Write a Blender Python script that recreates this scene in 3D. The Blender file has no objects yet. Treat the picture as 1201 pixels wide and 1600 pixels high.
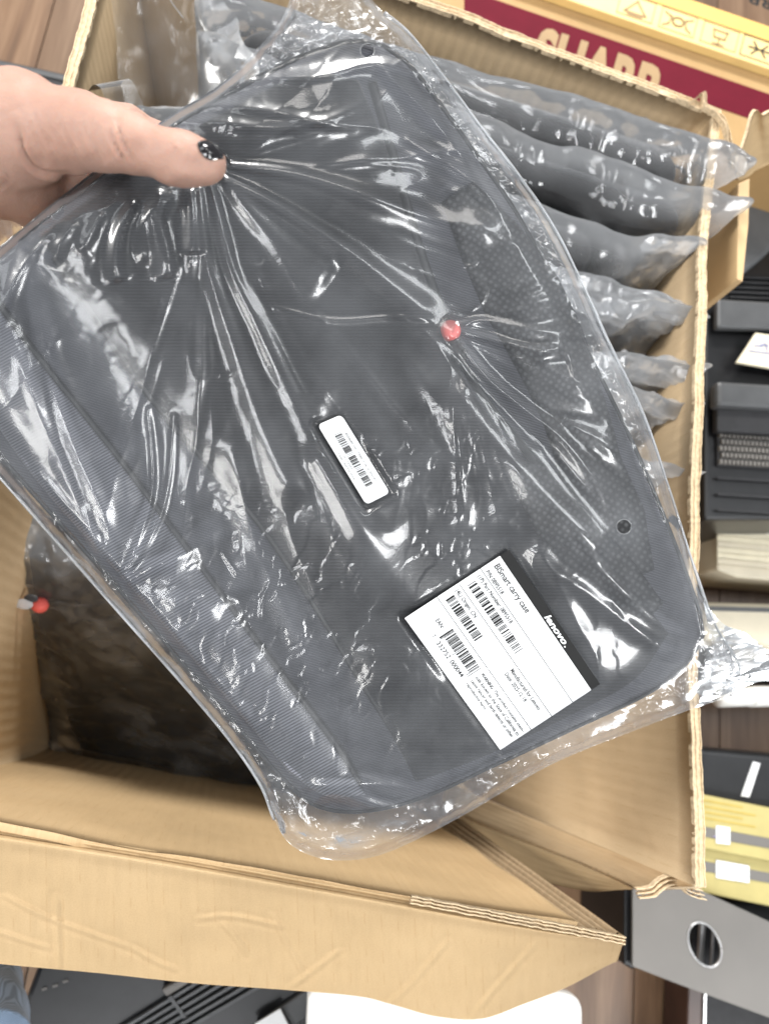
import bpy, bmesh, math, random
import numpy as np
from mathutils import Vector, Matrix

random.seed(7)
rng = np.random.default_rng(11)
C = bpy.context.scene.collection
SC = bpy.context.scene

# ------------------------------------------------------------------ camera
F = 1150.0
CAMH = 1.04          # camera height above the floor
RIM = 0.51           # height of the carton rim
DS = 0.9             # depth scale of the held case
n_img = np.array([(375 - 600.5) / F, (1070 - 800) / F, 1.0]); n_img /= np.linalg.norm(n_img)
vy = np.array([476 / F, -4236 / F, 1.0]); vy = vy - vy.dot(n_img) * n_img; vy /= np.linalg.norm(vy)
Zw = -n_img
Yw = vy
Xw = np.cross(Yw, Zw)
M = np.array([Xw, Yw, Zw])          # photograph axes -> world axes
cam_pos = np.array([0, 0, CAMH])
cd = bpy.data.cameras.new('camera')
cam = bpy.data.objects.new('camera', cd); C.objects.link(cam)
Rm = Matrix([list(M @ np.array([1, 0, 0])), list(M @ np.array([0, -1, 0])), list(M @ np.array([0, 0, -1]))]).transposed()
cam.matrix_world = Matrix.Translation(Vector(cam_pos)) @ Rm.to_4x4()
cd.sensor_fit = 'VERTICAL'; cd.sensor_height = 24.0; cd.lens = 24.0 * F / 1600
cd.clip_start = 0.02; cd.clip_end = 50
cd.dof.use_dof = True; cd.dof.focus_distance = 0.40; cd.dof.aperture_fstop = 5.5
SC.camera = cam

# ------------------------------------------------------------------ world and lamps
w = bpy.data.worlds.new('World'); SC.world = w; w.use_nodes = True
w.node_tree.nodes['Background'].inputs[0].default_value = (0.90, 0.95, 1.0, 1)
w.node_tree.nodes['Background'].inputs[1].default_value = 0.52

def lamp(name, loc, target, sx, sy, power, col=(1, 1, 1)):
    l = bpy.data.lights.new(name, 'AREA'); l.shape = 'RECTANGLE'; l.size = sx; l.size_y = sy
    l.energy = power; l.color = col
    o = bpy.data.objects.new(name, l); C.objects.link(o); o.location = loc
    d = Vector(target) - Vector(loc); o.rotation_euler = d.to_track_quat('-Z', 'Y').to_euler()
    return o
# ceiling panels of the room
lamp('ceiling_and_fill_lamp', (0.55, 0.75, 2.6), (0.1, 0.1, 0.3), 0.7, 0.6, 12, (1.0, 0.97, 0.93))
lamp('ceiling_and_fill_lamp', (-0.05, -1.60, 2.6), (0.1, 0, 0.3), 0.7, 0.4, 17, (0.97, 0.98, 1.0))
lamp('ceiling_and_fill_lamp', (2.05, 0.50, 2.6), (0.1, 0, 0.3), 0.4, 1.0, 19, (0.95, 0.98, 1.0))
lamp('ceiling_and_fill_lamp', (-0.75, 0.35, 2.6), (0, 0, 0.3), 1.2, 0.5, 9, (0.95, 0.98, 1.0))
# added fill lamps further off, to brighten the box under the held case
lamp('ceiling_and_fill_lamp', (0.1, 3.3, 2.5), (0.1, -0.3, 0.25), 1.2, 0.6, 240, (1.0, 0.98, 0.95))
lamp('ceiling_and_fill_lamp', (-3.3, 0.2, 2.5), (0.4, 0.0, 0.25), 0.6, 1.2, 150, (1.0, 0.98, 0.95))
lamp('ceiling_and_fill_lamp', (2.6, -1.6, 2.5), (-0.2, 0.1, 0.25), 0.6, 1.2, 70, (0.98, 0.99, 1.0))
lamp('ceiling_and_fill_lamp', (-0.6, -2.9, 2.6), (0.1, 0.1, 0.25), 1.2, 0.6, 45, (1.0, 0.99, 0.97))  # added for glints on the film in the box

SC.view_settings.view_transform = 'Standard'; SC.view_settings.look = 'None'
SC.view_settings.gamma = 1.0; SC.view_settings.exposure = -0.20
SC.view_settings.use_curve_mapping = False
SC.cycles.use_denoising = True
SC.cycles.max_bounces = 10; SC.cycles.transparent_max_bounces = 40
SC.cycles.sample_clamp_indirect = 6.0
SC.cycles.caustics_reflective = False; SC.cycles.caustics_refractive = False

# ------------------------------------------------------------------ helpers
def PW(px, py, z):
    """pixel of the photograph -> world point at height z"""
    px, py, z = np.broadcast_arrays(np.asarray(px, float), np.asarray(py, float), np.asarray(z, float))
    r = np.stack([(px - 600.5) / F, (py - 800) / F, np.ones_like(px)], -1) @ M.T
    t = (z - CAMH) / r[..., 2]
    return cam_pos + r * t[..., None]
def PD(px, py, d):
    """pixel -> world point at distance d along the optical axis"""
    px, py, d = np.broadcast_arrays(np.asarray(px, float), np.asarray(py, float), np.asarray(d, float))
    r = np.stack([(px - 600.5) / F, (py - 800) / F, np.ones_like(px)], -1) @ M.T
    return cam_pos + r * d[..., None]

def link(name, me, mat=None, parent=None):
    o = bpy.data.objects.new(name, me); C.objects.link(o)
    if mat is not None:
        me.materials.append(mat)
    if parent is not None:
        o.parent = parent
    return o
def tag(o, label=None, cat=None, group=None, kind=None):
    if label: o['label'] = label
    if cat: o['category'] = cat
    if group: o['group'] = group
    if kind: o['kind'] = kind
    return o
def empty(name, loc, label, cat, group=None):
    o = bpy.data.objects.new(name, None); C.objects.link(o); o.location = loc; o.empty_display_size = 0.05
    return tag(o, label, cat, group)
def settle(root):
    """children were built in world space: give them the inverse offset of their root"""
    bpy.context.view_layer.update()
    for ch in root.children:
        ch.matrix_parent_inverse = root.matrix_world.inverted()
def mesh_np(name, verts, faces, smooth=True, uv=None):
    me = bpy.data.meshes.new(name)
    verts = np.asarray(verts, dtype=np.float32)
    if isinstance(faces, np.ndarray):
        k = faces.shape[1]; nf = len(faces)
        me.vertices.add(len(verts)); me.vertices.foreach_set('co', verts.ravel())
        me.loops.add(nf * k); me.loops.foreach_set('vertex_index', faces.astype(np.int32).ravel())
        me.polygons.add(nf); me.polygons.foreach_set('loop_start', np.arange(0, nf * k, k, dtype=np.int32))
        me.polygons.foreach_set('loop_total', np.full(nf, k, dtype=np.int32))
        me.update(calc_edges=True)
    else:
        me.from_pydata([tuple(v) for v in verts.tolist()], [], faces)
    if uv is not None:
        l = me.uv_layers.new(name='UVMap')
        vi = np.zeros(len(me.loops), dtype=np.int32); me.loops.foreach_get('vertex_index', vi)
        l.data.foreach_set('uv', np.asarray(uv, dtype=np.float32)[vi].ravel())
    if smooth:
        me.polygons.foreach_set('use_smooth', np.ones(len(me.polygons), dtype=bool))
    me.validate()
    return me
def grid_faces(ni, nj, off=0, flip=False):
    i, j = np.meshgrid(np.arange(ni - 1), np.arange(nj - 1), indexing='ij')
    a = (i * nj + j).ravel() + off
    q = np.stack([a, a + 1, a + nj + 1, a + nj], 1)
    return q[:, ::-1] if flip else q

def resample(pts, n, k=1):
    """smooth curve through pts, n points evenly spaced"""
    P = np.asarray(pts, float)
    # catmull-rom densify
    Q = np.vstack([2 * P[0] - P[1], P, 2 * P[-1] - P[-2]])
    out = []
    for i in range(1, len(Q) - 2):
        t = np.linspace(0, 1, 16, endpoint=False)[:, None]
        p0, p1, p2, p3 = Q[i - 1], Q[i], Q[i + 1], Q[i + 2]
        out.append(0.5 * ((2 * p1) + (-p0 + p2) * t + (2 * p0 - 5 * p1 + 4 * p2 - p3) * t ** 2 + (-p0 + 3 * p1 - 3 * p2 + p3) * t ** 3))
    out = np.vstack(out + [P[-1:]])
    s = np.r_[0, np.cumsum(np.linalg.norm(np.diff(out, axis=0), axis=1))]
    q = np.linspace(0, s[-1], n)
    return np.stack([np.interp(q, s, out[:, c]) for c in range(P.shape[1])], 1)
def coons(top, bottom, left, right, ni, nj):
    """ni rows from top to bottom, nj columns from left to right"""
    T = resample(top, nj); B = resample(bottom, nj); L = resample(left, ni); R = resample(right, ni)
    s = np.linspace(0, 1, ni)[:, None, None]; t = np.linspace(0, 1, nj)[None, :, None]
    return ((1 - s) * T[None] + s * B[None] + (1 - t) * L[:, None] + t * R[:, None]
            - ((1 - s) * (1 - t) * T[0] + (1 - s) * t * T[-1] + s * (1 - t) * B[0] + s * t * B[-1]))

_perm = np.random.default_rng(5).random((8, 256, 256))
def vnoise(x, y, seed=0):
    g = _perm[seed % 8]
    xi = np.floor(x).astype(int); yi = np.floor(y).astype(int)
    fx = x - xi; fy = y - yi
    fx = fx * fx * fx * (fx * (fx * 6 - 15) + 10); fy = fy * fy * fy * (fy * (fy * 6 - 15) + 10)
    a = g[xi & 255, yi & 255]; b = g[(xi + 1) & 255, yi & 255]; c = g[xi & 255, (yi + 1) & 255]; d = g[(xi + 1) & 255, (yi + 1) & 255]
    return (a * (1 - fx) + b * fx) * (1 - fy) + (c * (1 - fx) + d * fx) * fy
def fbm(x, y, o=4, seed=0):
    v = 0; a = 0.5; 
    for k in range(o):
        v = v + a * vnoise(x * 2 ** k + 17 * k, y * 2 ** k + 31 * k, seed + k); a *= 0.5
    return v / (1 - 0.5 ** o)
def facets(x, y, o=2, seed=0):
    v = 0; a = 1.0; tot = 0
    for k in range(o):
        v = v + a * (1 - np.abs(2 * vnoise(x * 1.9 ** k + 7 * k, y * 1.9 ** k + 13 * k, seed + k) - 1)); tot += a; a *= 0.5
    return v / tot
def ridged(x, y, o=3, seed=0):
    v = 0; a = 1.0; tot = 0
    for k in range(o):
        r = 1 - np.abs(2 * vnoise(x * 2 ** k + 7 * k, y * 2 ** k + 13 * k, seed + k) - 1)
        v = v + a * r ** 3; tot += a; a *= 0.5
    return v / tot
def sstep(a, b, x):
    t = np.clip((x - a) / (b - a), 0, 1); return t * t * (3 - 2 * t)
def seg_dist(X, Y, poly, closed=False):
    """distance and arc fraction to a polyline"""
    P = np.asarray(poly, float)
    if closed: P = np.vstack([P, P[:1]])
    best = np.full(X.shape, 1e9); frac = np.zeros(X.shape); side = np.zeros(X.shape)
    L = np.r_[0, np.cumsum(np.linalg.norm(np.diff(P, axis=0), axis=1))]
    for k in range(len(P) - 1):
        d = P[k + 1] - P[k]; l2 = d.dot(d)
        t = np.clip(((X - P[k, 0]) * d[0] + (Y - P[k, 1]) * d[1]) / l2, 0, 1)
        ex = X - P[k, 0] - t * d[0]; ey = Y - P[k, 1] - t * d[1]
        dd = np.hypot(ex, ey); m = dd < best
        best = np.where(m, dd, best); frac = np.where(m, (L[k] + t * math.sqrt(l2)) / L[-1], frac)
        side = np.where(m, d[0] * ey - d[1] * ex, side)
    return best, frac, side
def inside(X, Y, poly):
    P = np.asarray(poly, float); c = np.zeros(X.shape, bool)
    j = len(P) - 1
    for i in range(len(P)):
        cond = ((P[i, 1] > Y) != (P[j, 1] > Y)) & (X < (P[j, 0] - P[i, 0]) * (Y - P[i, 1]) / (P[j, 1] - P[i, 1] + 1e-12) + P[i, 0])
        c ^= cond; j = i
    return c
def blur(A, s):
    r = int(3 * s) + 1; k = np.exp(-0.5 * (np.arange(-r, r + 1) / s) ** 2); k /= k.sum()
    Ap = np.pad(A, r, mode='edge')
    Ap = np.apply_along_axis(lambda v: np.convolve(v, k, 'valid'), 0, Ap)
    return np.apply_along_axis(lambda v: np.convolve(v, k, 'valid'), 1, Ap)

# ------------------------------------------------------------------ materials
class NT:
    def __init__(s, name):
        s.m = bpy.data.materials.new(name); s.m.use_nodes = True
        s.t = s.m.node_tree; s.p = s.t.nodes['Principled BSDF']; s.out = s.t.nodes['Material Output']
    def n(s, typ, **kw):
        nd = s.t.nodes.new(typ)
        for k, v in kw.items():
            if k in nd.inputs: nd.inputs[k].default_value = v
            else: setattr(nd, k, v)
        return nd
    def l(s, a, b): s.t.links.new(a, b)
    def ramp(s, fac, stops):
        r = s.n('ShaderNodeValToRGB'); e = r.color_ramp.elements
        while len(e) < len(stops): e.new(0.5)
        for k, (pos, col) in enumerate(stops):
            e[k].position = pos; e[k].color = (*col, 1)
        s.l(fac, r.inputs[0]); return r.outputs[0]
    def bump(s, h, strength, dist, prev=None):
        b = s.n('ShaderNodeBump', Strength=strength, Distance=dist); s.l(h, b.inputs['Height'])
        if prev is not None: s.l(prev, b.inputs['Normal'])
        return b.outputs[0]
    def coords(s, kind='Object', scale=(1, 1, 1), rot=(0, 0, 0)):
        tc = s.n('ShaderNodeTexCoord'); mp = s.n('ShaderNodeMapping')
        mp.inputs['Scale'].default_value = scale; mp.inputs['Rotation'].default_value = rot
        s.l(tc.outputs[kind], mp.inputs[0]); return mp.outputs[0]
def plain(name, col, rough=0.5, metal=0.0, noise=0.12, scale=40, bump=0.0, spec=0.5):
    t = NT(name); p = t.p
    p.inputs['Roughness'].default_value = rough; p.inputs['Metallic'].default_value = metal
    p.inputs['Specular IOR Level'].default_value = spec
    nz = t.n('ShaderNodeTexNoise', Scale=scale, Detail=5.0); t.l(t.coords(), nz.inputs['Vector'])
    c = np.array(col)
    t.l(t.ramp(nz.outputs[0], [(0.3, tuple(c * (1 - noise))), (0.7, tuple(np.minimum(c * (1 + noise), 1)))]), p.inputs['Base Color'])
    if bump: t.l(t.bump(nz.outputs[0], 0.4, bump), p.inputs['Normal'])
    return t.m

def mat_cardboard(name, col, flute=True, uvk='UV'):
    t = NT(name); p = t.p; p.inputs['Roughness'].default_value = 0.72; p.inputs['Specular IOR Level'].default_value = 0.25
    uv = t.coords(uvk)
    n1 = t.n('ShaderNodeTexNoise', Scale=9.0, Detail=6.0); t.l(uv, n1.inputs['Vector'])
    mp = t.n('ShaderNodeMapping'); mp.inputs['Scale'].default_value = (260, 30, 60); t.l(uv, mp.inputs[0])
    n2 = t.n('ShaderNodeTexNoise', Scale=1.0, Detail=3.0); t.l(mp.outputs[0], n2.inputs['Vector'])
    n3 = t.n('ShaderNodeTexNoise', Scale=900.0, Detail=2.0); t.l(uv, n3.inputs['Vector'])
    c = np.array(col)
    base = t.ramp(n1.outputs[0], [(0.25, tuple(c * 0.86)), (0.5, tuple(c)), (0.8, tuple(c * np.array([1.08, 1.1, 1.14])))])
    m1 = t.n('ShaderNodeMix', data_type='RGBA', blend_type='MULTIPLY'); m1.inputs[0].default_value = 0.22
    t.l(base, m1.inputs[6]); t.l(t.ramp(n2.outputs[0], [(0.25, (0.82, 0.79, 0.74)), (0.6, (1, 1, 1))]), m1.inputs[7])
    m2 = t.n('ShaderNodeMix', data_type='RGBA', blend_type='MULTIPLY'); m2.inputs[0].default_value = 0.35
    t.l(m1.outputs[2], m2.inputs[6]); t.l(t.ramp(n3.outputs[0], [(0.3, (0.75, 0.72, 0.66)), (0.6, (1, 1, 1))]), m2.inputs[7])
    colr = m2.outputs[2]
    nb = t.bump(n1.outputs[0], 0.5, 0.004)
    nb = t.bump(n3.outputs[0], 0.25, 0.0004, nb)
    if flute:
        wv = t.n('ShaderNodeTexWave', Scale=1.0, Distortion=0.6, Detail=2.0); wv.bands_direction = 'X'
        mw = t.n('ShaderNodeMapping'); mw.inputs['Scale'].default_value = (28.0, 2.0, 1); t.l(uv, mw.inputs[0]); t.l(mw.outputs[0], wv.inputs['Vector'])
        nb = t.bump(wv.outputs['Fac'], 0.22, 0.0012, nb)
        # thin broken score marks where the flutes print through
        ms = t.n('ShaderNodeMapping'); ms.inputs['Scale'].default_value = (28.0, 55.0, 1); t.l(uv, ms.inputs[0])
        nd = t.n('ShaderNodeTexNoise', Scale=1.0, Detail=1.0); t.l(ms.outputs[0], nd.inputs['Vector'])
        th = t.ramp(wv.outputs['Fac'], [(0.0, (1, 1, 1)), (0.03, (0, 0, 0))])
        tn = t.ramp(nd.outputs[0], [(0.5, (0, 0, 0)), (0.6, (1, 1, 1))])
        mm = t.n('ShaderNodeMath', operation='MULTIPLY'); t.l(th, mm.inputs[0]); t.l(tn, mm.inputs[1])
        m3 = t.n('ShaderNodeMix', data_type='RGBA', blend_type='MULTIPLY'); t.l(mm.outputs[0], m3.inputs[0])
        t.l(colr, m3.inputs[6]); m3.inputs[7].default_value = (0.93, 0.90, 0.86, 1); colr = m3.outputs[2]
    t.l(colr, p.inputs['Base Color']); t.l(nb, p.inputs['Normal'])
    return t.m

def mat_film(name, haze=0.10, tint=(0.86, 0.90, 0.95), rough=0.10, edge=0.42, bump=0.0004, gl=1.0, lobe=0.42, trans=0.4, fres=1.3, cloud_uv=0.0):
    t = NT(name); t.t.nodes.remove(t.p)
    tr = t.n('ShaderNodeBsdfTransparent'); tr.inputs[0].default_value = (0.985, 0.99, 0.995, 1)
    gs = t.n('ShaderNodeBsdfGlossy', Roughness=rough); gs.inputs[0].default_value = (gl, gl, gl, 1)
    df = t.n('ShaderNodeBsdfDiffuse'); df.inputs[0].default_value = (*tint, 1)
    tl = t.n('ShaderNodeBsdfTranslucent'); tl.inputs[0].default_value = (*tint, 1)
    dt = t.n('ShaderNodeMixShader'); dt.inputs[0].default_value = trans; t.l(df.outputs[0], dt.inputs[1]); t.l(tl.outputs[0], dt.inputs[2])
    nz = t.n('ShaderNodeTexNoise', Scale=220.0, Detail=4.0, Roughness=0.6); t.l(t.coords(), nz.inputs['Vector'])
    nz2 = t.n('ShaderNodeTexNoise', Scale=30.0, Detail=4.0); t.l(t.coords(), nz2.inputs['Vector'])
    nb = t.bump(nz.outputs[0], 0.5, bump)
    t.l(nb, gs.inputs['Normal'])
    lw = t.n('ShaderNodeLayerWeight', Blend=0.5)
    pw = t.n('ShaderNodeMath', operation='POWER'); pw.inputs[1].default_value = 3.0; t.l(lw.outputs['Facing'], pw.inputs[0])
    hz = t.n('ShaderNodeMapRange'); hz.inputs['To Min'].default_value = haze; hz.inputs['To Max'].default_value = edge; t.l(pw.outputs[0], hz.inputs[0])
    # the film is unevenly cloudy
    cl = t.n('ShaderNodeMapRange'); cl.inputs['From Min'].default_value = 0.35; cl.inputs['From Max'].default_value = 0.7
    cl.inputs['To Min'].default_value = 0.6; cl.inputs['To Max'].default_value = 1.4; t.l(nz2.outputs[0], cl.inputs[0])
    mu = t.n('ShaderNodeMath', operation='MULTIPLY'); t.l(hz.outputs[0], mu.inputs[0]); t.l(cl.outputs[0], mu.inputs[1])
    hz_out = mu.outputs[0]
    if cloud_uv:      # crumpled film is cloudier than film lying taut on the cloth
        uvn = t.n('ShaderNodeTexCoord'); sx = t.n('ShaderNodeSeparateXYZ'); t.l(uvn.outputs['UV'], sx.inputs[0])
        ma = t.n('ShaderNodeMath', operation='MULTIPLY_ADD'); ma.inputs[1].default_value = cloud_uv; t.l(sx.outputs[0], ma.inputs[0]); t.l(hz_out, ma.inputs[2]); ma.use_clamp = True
        hz_out = ma.outputs[0]
    m1 = t.n('ShaderNodeMixShader'); t.l(hz_out, m1.inputs[0]); t.l(tr.outputs[0], m1.inputs[1]); t.l(dt.outputs[0], m1.inputs[2])
    fr = t.n('ShaderNodeFresnel', IOR=1.5); t.l(nb, fr.inputs['Normal'])
    m0 = t.n('ShaderNodeMath', operation='MULTIPLY'); m0.inputs[1].default_value = fres; m0.use_clamp = True; t.l(fr.outputs[0], m0.inputs[0])
    g2 = t.n('ShaderNodeBsdfGlossy', Roughness=0.30); g2.inputs[0].default_value = (gl, gl, gl, 1); t.l(nb, g2.inputs['Normal'])
    gm = t.n('ShaderNodeMixShader'); gm.inputs[0].default_value = lobe; t.l(gs.outputs[0], gm.inputs[1]); t.l(g2.outputs[0], gm.inputs[2])
    m2 = t.n('ShaderNodeMixShader'); t.l(m0.outputs[0], m2.inputs[0]); t.l(m1.outputs[0], m2.inputs[1]); t.l(gm.outputs[0], m2.inputs[2])
    t.l(m2.outputs[0], t.out.inputs[0])
    return t.m

def mat_fabric(name, col, pitch, rot, depth=0.0004, contrast=0.55):
    t = NT(name); p = t.p; p.inputs['Roughness'].default_value = 0.75; p.inputs['Specular IOR Level'].default_value = 0.3
    p.inputs['Sheen Weight'].default_value = 0.15; p.inputs['Sheen Roughness'].default_value = 0.5
    uv = t.coords('UV', rot=(0, 0, rot))
    wv = t.n('ShaderNodeTexWave', Scale=1 / pitch / 20 * 2 * math.pi / 1.0, Distortion=0.35, Detail=2.0); wv.bands_direction = 'Y'
    t.l(uv, wv.inputs['Vector']); wv.inputs['Detail Scale'].default_value = 2.0
    nz = t.n('ShaderNodeTexNoise', Scale=700.0, Detail=2.0); t.l(uv, nz.inputs['Vector'])
    nz2 = t.n('ShaderNodeTexNoise', Scale=14.0, Detail=4.0); t.l(uv, nz2.inputs['Vector'])
    c = np.array(col)
    col1 = t.ramp(wv.outputs['Fac'], [(0.15, tuple(c * (1 - contrast))), (0.7, tuple(c * (1 + contrast)))])
    mx = t.n('ShaderNodeMix', data_type='RGBA', blend_type='MULTIPLY'); mx.inputs[0].default_value = 0.8
    t.l(col1, mx.inputs[6]); t.l(t.ramp(nz2.outputs[0], [(0.3, (0.75, 0.75, 0.78)), (0.7, (1, 1, 1))]), mx.inputs[7])
    t.l(mx.outputs[2], p.inputs['Base Color'])
    nb = t.bump(wv.outputs['Fac'], 0.5, depth); nb = t.bump(nz.outputs[0], 0.3, 0.0002, nb)
    t.l(nb, p.inputs['Normal'])
    return t.m
def mat_mesh(name):
    t = NT(name); p = t.p; p.inputs['Roughness'].default_value = 0.6
    uv = t.coords('UV', scale=(330, 330, 1), rot=(0, 0, 0.6))
    vo = t.n('ShaderNodeTexVoronoi', Scale=1.0); vo.inputs['Randomness'].default_value = 0.25; t.l(uv, vo.inputs['Vector'])
    t.l(t.ramp(vo.outputs['Distance'], [(0.18, (0.085, 0.088, 0.092)), (0.42, (0.02, 0.02, 0.022))]), p.inputs['Base Color'])
    t.l(t.bump(vo.outputs['Distance'], 0.6, -0.001), p.inputs['Normal'])
    return t.m
def mat_wood(name):
    t = NT(name); p = t.p; p.inputs['Roughness'].default_value = 0.42
    oi = t.n('ShaderNodeObjectInfo')
    tc = t.n('ShaderNodeTexCoord'); ad = t.n('ShaderNodeVectorMath', operation='ADD')
    sc = t.n('ShaderNodeVectorMath', operation='SCALE'); sc.inputs['Scale'].default_value = 13.0
    cx = t.n('ShaderNodeCombineXYZ'); t.l(oi.outputs['Random'], cx.inputs[0]); t.l(oi.outputs['Random'], cx.inputs[1]); t.l(cx.outputs[0], sc.inputs[0])
    t.l(tc.outputs['Object'], ad.inputs[0]); t.l(sc.outputs[0], ad.inputs[1])
    mp = t.n('ShaderNodeMapping'); mp.inputs['Scale'].default_value = (26, 2.2, 1); t.l(ad.outputs[0], mp.inputs[0])
    n1 = t.n('ShaderNodeTexNoise', Scale=1.0, Detail=7.0, Roughness=0.6, Distortion=0.6); t.l(mp.outputs[0], n1.inputs['Vector'])
    mp2 = t.n('ShaderNodeMapping'); mp2.inputs['Scale'].default_value = (220, 8, 1); t.l(ad.outputs[0], mp2.inputs[0])
    n2 = t.n('ShaderNodeTexNoise', Scale=1.0, Detail=3.0); t.l(mp2.outputs[0], n2.inputs['Vector'])
    a = t.ramp(n1.outputs[0], [(0.25, (0.065, 0.034, 0.018)), (0.48, (0.145, 0.083, 0.046)), (0.75, (0.23, 0.148, 0.09))])
    m = t.n('ShaderNodeMix', data_type='RGBA', blend_type='MULTIPLY'); m.inputs[0].default_value = 0.6
    t.l(a, m.inputs[6]); t.l(t.ramp(n2.outputs[0], [(0.3, (0.7, 0.66, 0.6)), (0.6, (1, 1, 1))]), m.inputs[7])
    hv = t.n('ShaderNodeHueSaturation'); t.l(m.outputs[2], hv.inputs['Color'])
    mr = t.n('ShaderNodeMapRange'); mr.inputs['To Min'].default_value = 0.75; mr.inputs['To Max'].default_value = 1.2; t.l(oi.outputs['Random'], mr.inputs[0]); t.l(mr.outputs[0], hv.inputs['Value'])
    t.l(hv.outputs[0], p.inputs['Base Color']); t.l(t.bump(n2.outputs[0], 0.2, 0.0004), p.inputs['Normal'])
    return t.m
def mat_skin():
    t = NT('skin'); p = t.p; p.inputs['Roughness'].default_value = 0.58; p.inputs['Specular IOR Level'].default_value = 0.35
    p.inputs['Subsurface Weight'].default_value = 0.35; p.inputs['Subsurface Radius'].default_value = (1, 0.35, 0.18); p.inputs['Subsurface Scale'].default_value = 0.006
    co = t.coords()
    n1 = t.n('ShaderNodeTexNoise', Scale=35.0, Detail=5.0); t.l(co, n1.inputs['Vector'])
    n2 = t.n('ShaderNodeTexVoronoi', Scale=900.0); t.l(co, n2.inputs['Vector'])
    n3 = t.n('ShaderNodeTexNoise', Scale=500.0, Detail=4.0); t.l(co, n3.inputs['Vector'])
    t.l(t.ramp(n1.outputs[0], [(0.3, (0.345, 0.20, 0.15)), (0.55, (0.40, 0.245, 0.19)), (0.75, (0.43, 0.275, 0.215))]), p.inputs['Base Color'])
    nb = t.bump(n2.outputs['Distance'], 0.18, 0.0004); nb = t.bump(n3.outputs[0], 0.25, 0.0004, nb)
    t.l(nb, p.inputs['Normal'])
    return t.m

CARD = (0.52, 0.37, 0.205)
M_card = mat_cardboard('kraft_cardboard', CARD)
M_card_lit = mat_cardboard('kraft_cardboard_lit_inside', (0.63, 0.47, 0.29))  # same kraft paled to make up for light missing inside the box
M_cut = plain('cut_cardboard_edge', (0.58, 0.45, 0.29), 0.85, noise=0.25, scale=300, bump=0.001)
M_crease = plain('creased_kraft', (0.56, 0.40, 0.22), 0.75, noise=0.08)
M_flute = plain('corrugated_medium', (0.42, 0.31, 0.19), 0.8, noise=0.15, scale=200, bump=0.0006)
M_film = mat_film('clear_poly_film', haze=0.078, edge=0.46, rough=0.14, bump=0.00012, tint=(0.86, 0.89, 0.94))
M_film_back = mat_film('clear_poly_film_crumpled', haze=0.035, edge=0.46, rough=0.09, lobe=0.2, fres=1.1, trans=0.6, tint=(0.90, 0.92, 0.95), cloud_uv=0.34)
M_film_mouth = mat_film('clear_poly_film_loose', haze=0.06, edge=0.40, rough=0.12, fres=0.6)
M_seam = mat_film('welded_film_seam', haze=0.45, edge=0.6, rough=0.2)
M_tape = mat_film('clear_tape_film', haze=0.12, edge=0.5, rough=0.12)
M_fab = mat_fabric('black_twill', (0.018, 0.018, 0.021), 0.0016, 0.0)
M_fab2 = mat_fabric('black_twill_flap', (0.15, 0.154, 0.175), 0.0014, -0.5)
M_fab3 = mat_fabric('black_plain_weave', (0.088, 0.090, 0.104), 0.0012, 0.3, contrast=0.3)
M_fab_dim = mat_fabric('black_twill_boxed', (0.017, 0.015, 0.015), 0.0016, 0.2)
M_mesh = mat_mesh('black_spacer_mesh')
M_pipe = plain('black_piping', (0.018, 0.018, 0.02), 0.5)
M_red = plain('coral_red_plastic', (0.90, 0.15, 0.13), 0.55, noise=0.05)
M_label = plain('white_label_paper', (0.80, 0.81, 0.82), 0.45, noise=0.015)
M_ink = plain('black_label_ink', (0.015, 0.015, 0.015), 0.6, spec=0.2)
M_inkg = plain('grey_label_ink', (0.04, 0.04, 0.04), 0.6, spec=0.2)
M_whiteink = plain('white_label_ink', (0.85, 0.86, 0.87), 0.45, noise=0.01)
M_nail = plain('black_nail_polish', (0.008, 0.007, 0.008), 0.08, noise=0.0, spec=0.7)
M_skin = mat_skin()
M_wood = mat_wood('walnut_laminate')
M_black = plain('black_plastic', (0.008, 0.008, 0.009), 0.35, noise=0.3, scale=60)
M_blackm = plain('matte_black_plastic', (0.014, 0.014, 0.016), 0.6, noise=0.3, scale=80)
M_darkgrey = plain('dark_grey_plastic', (0.07, 0.072, 0.075), 0.45)
M_grey = plain('grey_painted_steel', (0.15, 0.14, 0.128), 0.5, noise=0.05, scale=20)
M_steel = plain('bright_steel', (0.55, 0.55, 0.55), 0.3, metal=0.8)
M_cream = plain('cream_paper', (0.72, 0.66, 0.50), 0.7, noise=0.06)
M_creamd = plain('beige_plastic', (0.62, 0.56, 0.43), 0.5, noise=0.05)
M_yellow = plain('yellow_paper', (0.47, 0.40, 0.16), 0.7, noise=0.06)
M_yellowd = plain('yellow_paper_edge', (0.48, 0.36, 0.09), 0.8, noise=0.1)
M_white = plain('white_plastic', (0.82, 0.81, 0.78), 0.4, noise=0.02)
M_maroon = plain('maroon_print', (0.105, 0.004, 0.014), 0.8, noise=0.06, spec=0.15)
M_kprint = plain('kraft_print', (0.29, 0.19, 0.09), 0.7, noise=0.08)
M_creampr = plain('cream_print', (0.72, 0.53, 0.22), 0.6, noise=0.05)
M_orangepr = plain('orange_print', (0.66, 0.40, 0.10), 0.6, noise=0.05)
M_denim = mat_fabric('pale_denim', (0.28, 0.38, 0.52), 0.0012, 0.5, contrast=0.25)
M_carton = mat_cardboard('carton_kraft', (0.38, 0.245, 0.11), flute=False, uvk='Object')

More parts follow.
